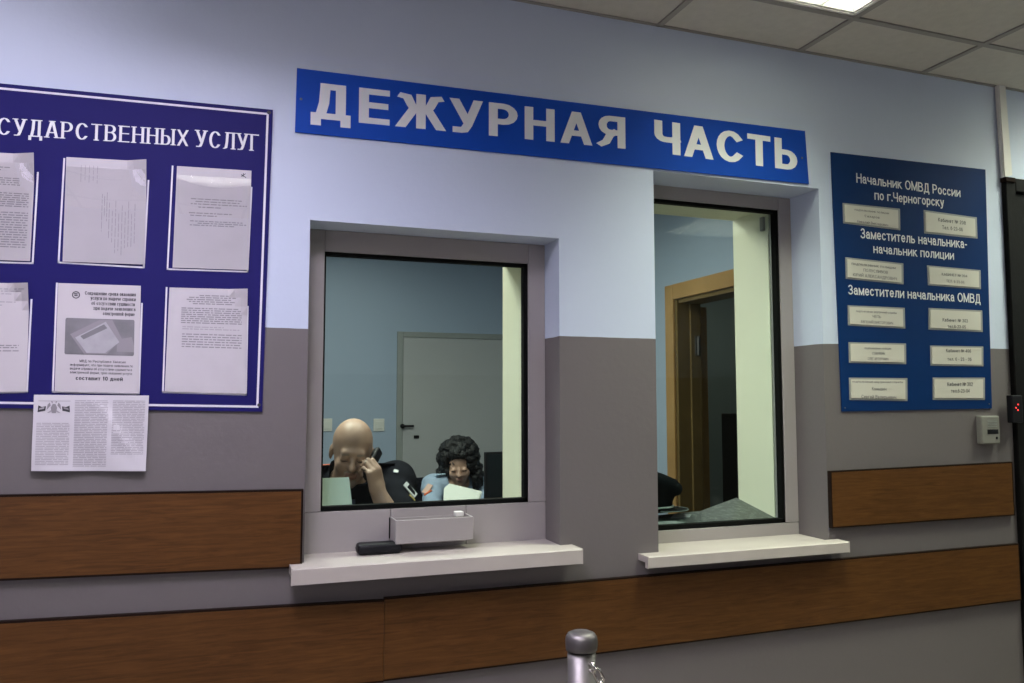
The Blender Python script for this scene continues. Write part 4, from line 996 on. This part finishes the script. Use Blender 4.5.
def hand_sd(P, M, curl, s=1.0):
    q = to_local(P, M)/s
    d = sd_box(q, (0, 0, .050), (.040, .0145, .048), .013)
    d = su(d, sd_cap(q, (0, 0, -.03), (0, 0, .015), .027, .026), .02)
    bx_ = [(.0300, .092, .041), (.0100, .097, .045), (-.0100, .094, .042), (-.0290, .086, .034)]
    for i, (x, z, L) in enumerate(bx_):
        p = np.array([x, 0, z]); a = 0; R0 = (.0096, .0098, .0094, .0086)[i]; dd = None
        for j, (l, c) in enumerate(((L, curl[0]), (L*.62, curl[1]), (L*.50, curl[2]))):
            a += math.radians(c*(1+.08*i)); e = p+np.array([x*.02, math.sin(a)*l, math.cos(a)*l])
            k = sd_cap(q, p, e, R0*(1-.08*j), R0*(1-.08*(j+1))); dd = k if dd is None else su(dd, k, .003); p = e
        d = su(d, dd, .006)
    th = sd_cap(q, (.030, .006, .022), (.056, .022, .052), .0135, .0115); th = su(th, sd_cap(q, (.056, .022, .052), (.052, .040, .082), .0112, .009), .003)
    return su(d, th, .012)*s
def near(P, c, r, fn, far=.3):
    """evaluate fn only within r of c"""
    D = np.linalg.norm(P-V3(c), axis=-1); out = np.where(D > r, D-r*.6, 0).astype(np.float32); m = D <= r
    if m.any(): out[m] = fn(P[m])
    return out
def hand_frame(w, up, palm):
    z = Vector(up).normalized(); y = Vector(palm); y = (y-y.dot(z)*z).normalized(); x = y.cross(z)
    return Matrix.Translation(w) @ Matrix((x, y, z)).transposed().to_4x4()

# ---- bald man on the phone
HC = wp(352.0, 451.0, .86)
HM = frame_of(HC, 0, PI+math.radians(-7), 0) @ Matrix.Rotation(math.radians(-19), 4, 'X') @ Matrix.Rotation(math.radians(-5), 4, 'Y')
HS = 1.02
NK = HC+Vector((0, .115, -.135)); 
SR = wp(397, 481, 1.03); SL = Vector((2*NK.x-SR.x+.015, 1.05, SR.z-.005))      # shoulders: image right, image left
ER = wp(402, 536, .66); WR = wp(378.0, 492, .715)
EL = Vector((SL.x-.06, .80, .985)); WL = Vector((SL.x+.10, .60, .965))
HIP = Vector((NK.x, 1.20, .70))
CH = NK+Vector((0, .05, -.22))
HMR = hand_frame(WR, (-.22, -.10, .95), (-.62, .78, 0)); HML = hand_frame(WL, (.35, -.9, -.05), (.2, .1, -1)) @ Matrix.Scale(-1, 4, (1, 0, 0))
def torso_sd(P, inf=0.0):
    d = sd_cap(P, NK+Vector((0, -.045, .06)), NK+Vector((0, .02, -.06)), .060, .068)
    t = su(sd_cap(P, SL, SR, .060), sd_ell(P, CH, (.200, .135, .24)), .07)
    t = su(t, sd_ell(P, HIP+Vector((0, -.03, .06)), (.185, .155, .20)), .08)
    return su(d, t, .05)
def arms_sd(P, inf=0.0):
    a = su(sd_cap(P, SR, ER, .066, .048), sd_cap(P, ER, WR, .045, .029), .03)
    return su(a, su(sd_cap(P, SL, EL, .066, .048), sd_cap(P, EL, WL, .045, .029), .03), .02)
def man_sd(P):
    d = su(torso_sd(P), arms_sd(P), .04)
    d = np.minimum(d, 9); h = near(P, HC, .24, lambda Q: head_sd(Q, HM, HS)); d = su(d, h, .012)
    for M in (HMR, HML):
        c = M @ Vector((0, .01, .06)); d = su(d, near(P, c, .14, lambda Q: hand_sd(Q, M, (36, 68, 48), .95)), .010)
    return d
def man_pick(C):
    q = to_local(C.astype(np.float32), HM)/HS; mi = np.zeros(len(C), int)
    x, y, z = q[:, 0], q[:, 1], q[:, 2]; f = y > .06
    mi[f & (np.abs(x) < .021) & (z > -.075) & (z < -.051) & (y > .096)] = 1
    mi[f & (np.abs(np.abs(x)-.031) < .018) & (z > .017) & (z < .026) & (y > .08)] = 3
    mi[f & (np.abs(np.abs(x)-.031) < .0135) & (z > -.007) & (z < -.0025) & (y > .085)] = 2
    mi[f & (np.abs(x) < .028) & (z > -.050) & (z < -.041) & (y > .090) & (y < .112)] = 3
    mi[f & (np.abs(x) < .024) & (z < -.080) & (y > .070)] = 3
    return mi
man = thing('person', 'bald person in dark uniform jacket holding a phone to the ear behind left window', 'person', (HIP.x, HIP.y, RF))
field_obj('body', man_sd, (.02, .47, .50), (.90, 1.42, 1.52), .0048, [M_skin, M_lip, M_lash, M_stub], man, man_pick)
def jacket_sd(P):
    t = torso_sd(P)-.016
    t = su(t, su(sd_cap(P, SR, ER, .070, .064), sd_cap(P, ER, ER.lerp(WR, .46), .062, .052), .03), .05)
    t = su(t, su(sd_cap(P, SL, EL, .068, .058), sd_cap(P, EL, EL.lerp(WL, .80), .058, .044), .03), .05)
    # folds
    t = t+.004*np.sin(P[..., 0]*34+P[..., 2]*55)*np.sin(P[..., 1]*30+P[..., 2]*21)
    # opening for the neck
    n = sd_cap(P, NK+Vector((0, -.10, .12)), NK+Vector((0, .00, -.015)), .085, .070)
    t = ssub(t, n, .008)
    col = np.abs(sd_cap(P, NK+Vector((0, -.045, .03)), NK+Vector((0, .0, -.05)), .078, .086))-.006
    col = np.maximum(col, P[..., 2]-(NK.z+.03+(P[..., 1]-NK.y)*.25)); col = np.maximum(col, (NK.z-.07)-P[..., 2])
    t = np.minimum(t, col)
    t = np.maximum(t, .60-P[..., 2])
    wr = ER.lerp(WR, .52); ax = (WR-ER).normalized(); return np.maximum(t, np.where(np.linalg.norm(P-V3(WR), axis=-1) < .088, (P-V3(wr))@V3(ax), -1))
field_obj('jacket', jacket_sd, (-.02, .44, .55), (.92, 1.44, 1.40), .0062, [M_uniform], man)
def plate_on(par, name, c, x, y, hx, hy, th, m, bev=.001):
    """small flat thing lying on cloth: centre, two axis directions, half sizes"""
    x = Vector(x).normalized(); y = Vector(y); y = (y-y.dot(x)*x).normalized(); z = x.cross(y)
    b = box((-hx, -hy, -th/2), (hx, hy, th/2), bev, 1); R = Matrix.Translation(c) @ Matrix((x, y, z)).transposed().to_4x4()
    for v in b.verts: v.co = R @ v.co
    return obj(name, b, m, par)
dS = (SR-NK).normalized()
for sgn, S_ in ((1, SR), (-1, SL)):
    k = Vector((S_.x*.62+NK.x*.38, S_.y-.045, S_.z+.069)); dd = (Vector((S_.x, S_.y, S_.z-.01))-NK); dd.z = dd.z*.55
    ep = plate_on(man, 'shoulder_strap', k, dd, (0, 1, -.55), .060, .024, .006, M_uniform)
b = bmesh.new(); tp = NK+Vector((-.004, -.125, -.055)); prism(b, [tp+Vector((-.018, 0, 0)), tp+Vector((.018, 0, 0)), tp+Vector((.024, -.012, -.20)), tp+Vector((0, -.014, -.23)), tp+Vector((-.024, -.012, -.20))], (0, .008, 0)); obj('tie', b, M_tie, man)
def hit(sd, px, py, y0, y1):
    """where the line of sight through a point of the photo first meets a distance field"""
    d = ray(px, py); y = y0
    while y < y1:
        t = (y+DIST)/d.y; p = Vector((d.x*t, y, EYE+d.z*t))
        if sd(np.array([p], dtype=np.float32))[0] < 0: break
        y += .002
    e = .004; g = Vector([float(sd(np.array([p+Vector(q)], dtype=np.float32))[0]-sd(np.array([p-Vector(q)], dtype=np.float32))[0]) for q in ((e, 0, 0), (0, e, 0), (0, 0, e))]).normalized()
    return p, g
def badge(par, name, sd, px, py, y0, y1, xdir, hx, hy, m, th=.004):
    p, g = hit(sd, px, py, y0, y1); x = Vector(xdir); x = (x-x.dot(g)*g).normalized(); yv = g.cross(x)
    b = box((-hx, -hy, -th/2), (hx, hy, th/2), .001, 1); R = Matrix.Translation(p+g*.002) @ Matrix((x, yv, g)).transposed().to_4x4()
    for v in b.verts: v.co = R @ v.co
    return obj(name, b, m, par)
badge(man, 'shoulder_badge', jacket_sd, 325.5, 465.5, .6, 1.3, (1, 0, .3), .024, .009, M_redp)
badge(man, 'shoulder_star', jacket_sd, 396, 471.5, .6, 1.3, (1, 0, -.5), .010, .008, M_silver)
badge(man, 'sleeve_patch', jacket_sd, 410, 490, .5, 1.3, (.5, 0, -1), .034, .022, M_silver)
badge(man, 'patch_emblem', jacket_sd, 411, 490.5, .5, 1.3, (.5, 0, -1), .022, .013, M_uniform, .007)
badge(man, 'patch_stripe', jacket_sd, 412, 498, .5, 1.3, (1, 0, -.6), .016, .007, M_gold)
badge(man, 'collar_emblem', jacket_sd, 358.5, 484, .5, 1.3, (1, 0, 0), .010, .012, M_silver)
def legs(par, hip, sx, knee_dy, foot_dy):
    for s in (-1, 1):
        b = bmesh.new(); h = hip+Vector((s*.09, 0, -.02)); k = h+Vector((s*.03, -knee_dy, -.01)); a = Vector((k.x, k.y+.02, RF+.10))
        tube(b, [h, h.lerp(k, .5), k+Vector((0, .03, 0)), k, k+Vector((0, .01, -.06)), k.lerp(a, .5), a], [.088, .078, .066, .062, .060, .052, .045], 14); obj('trouser_leg', b, M_trouser, par, True)
        b = bmesh.new(); tube(b, [a+Vector((0, .05, -.065)), a+Vector((0, 0, -.05)), a+Vector((0, -.09, -.062)), a+Vector((0, -.17, -.075)), a+Vector((0, -.19, -.082))], [.030, .042, .036, .028, .012], 12)
        for v in b.verts: v.co.z = max(v.co.z, RF+.001)
        obj('shoe', b, M_black, par, True)
legs(man, Vector((HIP.x, HIP.y, .655)), 1, .36, 0)
# handset
t = thing('telephone_handset', 'black telephone handset pressed to the ear of the bald man', 'telephone', (WR.x, WR.y, WR.z))
pa, pb = wp(378.0, 452, .80), wp(365.5, 476, .735); ax = (pa-pb).normalized(); cc = (pa+pb)/2
yv = Vector((-.75, .65, 0)); zz = ax; yv = (yv-yv.dot(zz)*zz).normalized(); xv = yv.cross(zz); R = Matrix.Translation(cc) @ Matrix((xv, yv, zz)).transposed().to_4x4(); hl = (pa-pb).length/2
b = bx(bmesh.new(), (-.021, -.012, -hl-.01), (.021, .010, hl+.012), .009, 3)
for v in b.verts: v.co = R @ v.co
obj('handset_body', b, M_black, t, True)
b = bx(bmesh.new(), (-.017, .008, hl-.03), (.017, .014, hl+.004), .003, 2)
for v in b.verts: v.co = R @ v.co
obj('earpiece', b, M_black, t, True)

# ---- woman reading
FC = wp(459.0, 462.5, 1.98)
FM = frame_of(FC, 0, PI+math.radians(-16), 0) @ Matrix.Rotation(math.radians(-25), 4, 'X') @ Matrix.Rotation(math.radians(4), 4, 'Y')
FN = FC+Vector((0, .07, -.135))
FR = wp(479, 487, 2.05); FL = wp(434, 487, 2.00)
FER = Vector((FR.x+.02, 1.90, .93)); FEL = Vector((FL.x-.05, 1.86, .93))
FWR = Vector((FR.x-.11, 1.72, .905)); FWL = Vector((FL.x+.10, 1.66, .905))
FH = Vector((FN.x, 2.18, .68)); FCH = Vector((FN.x-.01, 2.07, FN.z-.20))
FHR = hand_frame(FWR, (-.4, -.8, .15), (-.7, .2, -.2)); FHL = hand_frame(FWL, (.5, -.7, .15), (.7, .2, -.2)) @ Matrix.Scale(-1, 4, (1, 0, 0))
def ftorso(P):
    d = sd_cap(P, FN+Vector((0, -.03, .05)), FN+Vector((0, .03, -.05)), .045, .052)
    t = su(sd_cap(P, FL, FR, .058), sd_ell(P, FCH, (.150, .115, .20)), .05)
    t = su(t, sd_ell(P, FCH+Vector((0, -.07, -.03)), (.125, .075, .08)), .04)
    t = su(t, sd_ell(P, FH+Vector((0, -.02, .06)), (.165, .14, .18)), .07)
    return su(d, t, .04)
def farms(P):
    a = su(sd_cap(P, FR, FER, .048, .038), sd_cap(P, FER, FWR, .036, .024), .02)
    return su(a, su(sd_cap(P, FL, FEL, .048, .038), sd_cap(P, FEL, FWL, .036, .024), .02), .02)
def wom_sd(P):
    d = su(ftorso(P), farms(P), .03); d = su(d, near(P, FC, .23, lambda Q: head_sd(Q, FM, .95, True)), .010)
    for M in (FHR, FHL):
        c = M @ Vector((0, .01, .06)); d = su(d, near(P, c, .13, lambda Q: hand_sd(Q, M, (20, 35, 25), .88)), .010)
    return d
def wom_pick(C):
    q = to_local(C.astype(np.float32), FM)/.95; mi = np.zeros(len(C), int); x, y, z = q[:, 0], q[:, 1], q[:, 2]; f = y > .06
    mi[f & (np.abs(x) < .018) & (z > -.075) & (z < -.051) & (y > .095)] = 1
    mi[f & (np.abs(np.abs(x)-.031) < .0135) & (z > -.008) & (z < -.002) & (y > .085)] = 2
    return mi
wom = thing('person', 'woman with dark curly hair in a light blue shirt reading papers behind the left window', 'person', (FH.x, FH.y, RF))
field_obj('body', wom_sd, (.72, 1.50, .48), (1.75, 2.40, 1.42), .0058, [M_skinw, mat('rosy_lips', (.33, .165, .135), .5), M_lash], wom, wom_pick)
def shirt_sd(P):
    t = ftorso(P)-.012
    t = su(t, su(sd_cap(P, FR, FER, .062, .052), sd_cap(P, FER, FER.lerp(FWR, .7), .048, .036), .02), .035)
    t = su(t, su(sd_cap(P, FL, FEL, .062, .052), sd_cap(P, FEL, FEL.lerp(FWL, .7), .048, .036), .02), .035)
    t = t+.004*np.sin(P[..., 0]*50+P[..., 2]*60)*np.sin(P[..., 1]*32+P[..., 2]*30)
    t = ssub(t, sd_cap(P, FN+Vector((0, -.12, .06)), FN+Vector((0, -.01, -.005)), .070, .056), .006)
    col = np.abs(sd_cap(P, FN+Vector((0, -.04, .03)), FN+Vector((0, .0, -.05)), .060, .070))-.005
    col = np.maximum(col, P[..., 2]-(FN.z+.025+(P[..., 1]-FN.y)*.35)); col = np.maximum(col, (FN.z-.06)-P[..., 2])
    return np.maximum(np.minimum(t, col), .62-P[..., 2])
field_obj('shirt', shirt_sd, (.70, 1.55, .60), (1.75, 2.42, 1.32), .0068, [M_shirt], wom)
for s, S_ in ((1, FR), (-1, FL)):
    dd = (S_-FN); dd.z *= .5; plate_on(wom, 'shoulder_strap', Vector((S_.x*.72+FN.x*.28, S_.y-.03, S_.z+.064)), dd, (0, 1, -.5), .045, .022, .006, M_shirtl)
badge(wom, 'sleeve_patch', shirt_sd, 427.5, 489, 1.5, 2.3, (.4, 0, 1), .030, .020, mat('patch_salmon', (.50, .33, .27), .6))
badge(wom, 'patch_stripe', shirt_sd, 428, 493, 1.5, 2.3, (.8, 0, .6), .024, .006, M_redp, .007)
for s in (-1, 1):   # collar points
    c = FN+Vector((s*.026, -.085, -.035)); b = bmesh.new(); prism(b, [c+Vector((-s*.022, -.012, .028)), c+Vector((s*.028, .012, .030)), c+Vector((s*.012, -.022, -.035))], (0, .006, 0)); obj('collar_point', b, M_shirtl, wom)
b = bmesh.new(); c = FN+Vector((0, -.100, -.02)); prism(b, [c+Vector((-.014, 0, 0)), c+Vector((.014, 0, 0)), c+Vector((.020, -.022, -.16)), c+Vector((-.020, -.022, -.16))], (0, .006, 0)); obj('tie', b, M_tie, wom)
rnd = random.Random(5); curls = []
for k in range(230):   # curly hair: tufts over the skull and down the sides
    a = rnd.uniform(0, 2*PI); e = rnd.uniform(-.55, 1.0); ce = math.sqrt(max(0, 1-e*e)) if e > 0 else 1
    x, y, z = .098*ce*math.sin(a), .102*ce*math.cos(a)-.025, .094*e+.030
    if y > .035 and z < .075 and abs(x) < .062: continue
    curls.append((x*rnd.uniform(.92, 1.10), y*rnd.uniform(.92, 1.08), z*rnd.uniform(.95, 1.06), rnd.uniform(.014, .026)))
for k in range(130):
    s = rnd.choice((-1, 1)); t_ = rnd.random()
    curls.append((s*(.080+.022*math.sin(t_*3)+rnd.uniform(-.022, .020)), rnd.uniform(-.06, .055)+.02*t_, -.01-t_*.16, rnd.uniform(.012, .023)))
for k in range(40): curls.append((rnd.uniform(-.08, .08), -.09+rnd.uniform(-.03, .02), rnd.uniform(-.18, 0), rnd.uniform(.018, .026)))
def hair_sd(P):
    def g(Q):
        q = to_local(Q, FM)/.97; d = sd_ell(q, (0, -.026, .036), (.092, .098, .092))
        for x, y, z, r in curls: d = su(d, np.linalg.norm(q-V3((x, y, z)), axis=-1)-r, .008)
        face = sd_ell(q, (0, .115, -.040), (.052, .085, .098)); d = ssub(d, face, .008)
        neck = sd_cap(q, (0, .03, -.10), (0, .06, -.25), .05); d = ssub(d, neck, .01)
        n = np.sin(q[..., 0]*260+3*np.sin(q[..., 2]*110))*np.sin(q[..., 2]*230+2.5*np.sin(q[..., 0]*120+q[..., 1]*70))*np.sin(q[..., 1]*210+2*np.sin(q[..., 2]*95))
        return (d+.0085*n)*.8
    return near(P, FC+Vector((0, .02, -.03)), .27, g)
field_obj('hair', hair_sd, tuple(FC-Vector((.20, .22, .27))), tuple(FC+Vector((.20, .24, .22))), .0048, [M_hair], wom)
b = bmesh.new()
for k in range(150):   # loose ringlets over the outside of the hair
    a = rnd.uniform(0, 2*PI); e = rnd.uniform(-.9, .9); ce = math.sqrt(1-e*e); s_ = Vector((.100*ce*math.sin(a), .104*ce*math.cos(a)-.025, .098*e+.032))
    if s_.y > .02 and s_.z < .07 and abs(s_.x) < .070: continue
    ln = rnd.uniform(.05, .10); r0 = rnd.uniform(.005, .009); out = Vector((s_.x, s_.y*.6, 0)).normalized(); pts = []
    for j in range(19):
        u = j/18; ph = u*rnd.choice((9, 9, 11))+k; pts.append(s_+Vector((0, 0, -ln*u))+out*(.012*math.sin(u*2.6)-.006)+Vector((r0*math.cos(u*13+k), r0*math.sin(u*13+k), r0*.6*math.sin(u*13+k*2))))
    tube(b, [FM @ (p*.97) for p in pts], [.0042-.0022*j/18 for j in range(19)], 5)
obj('hair_curls', b, M_hair, wom, True)
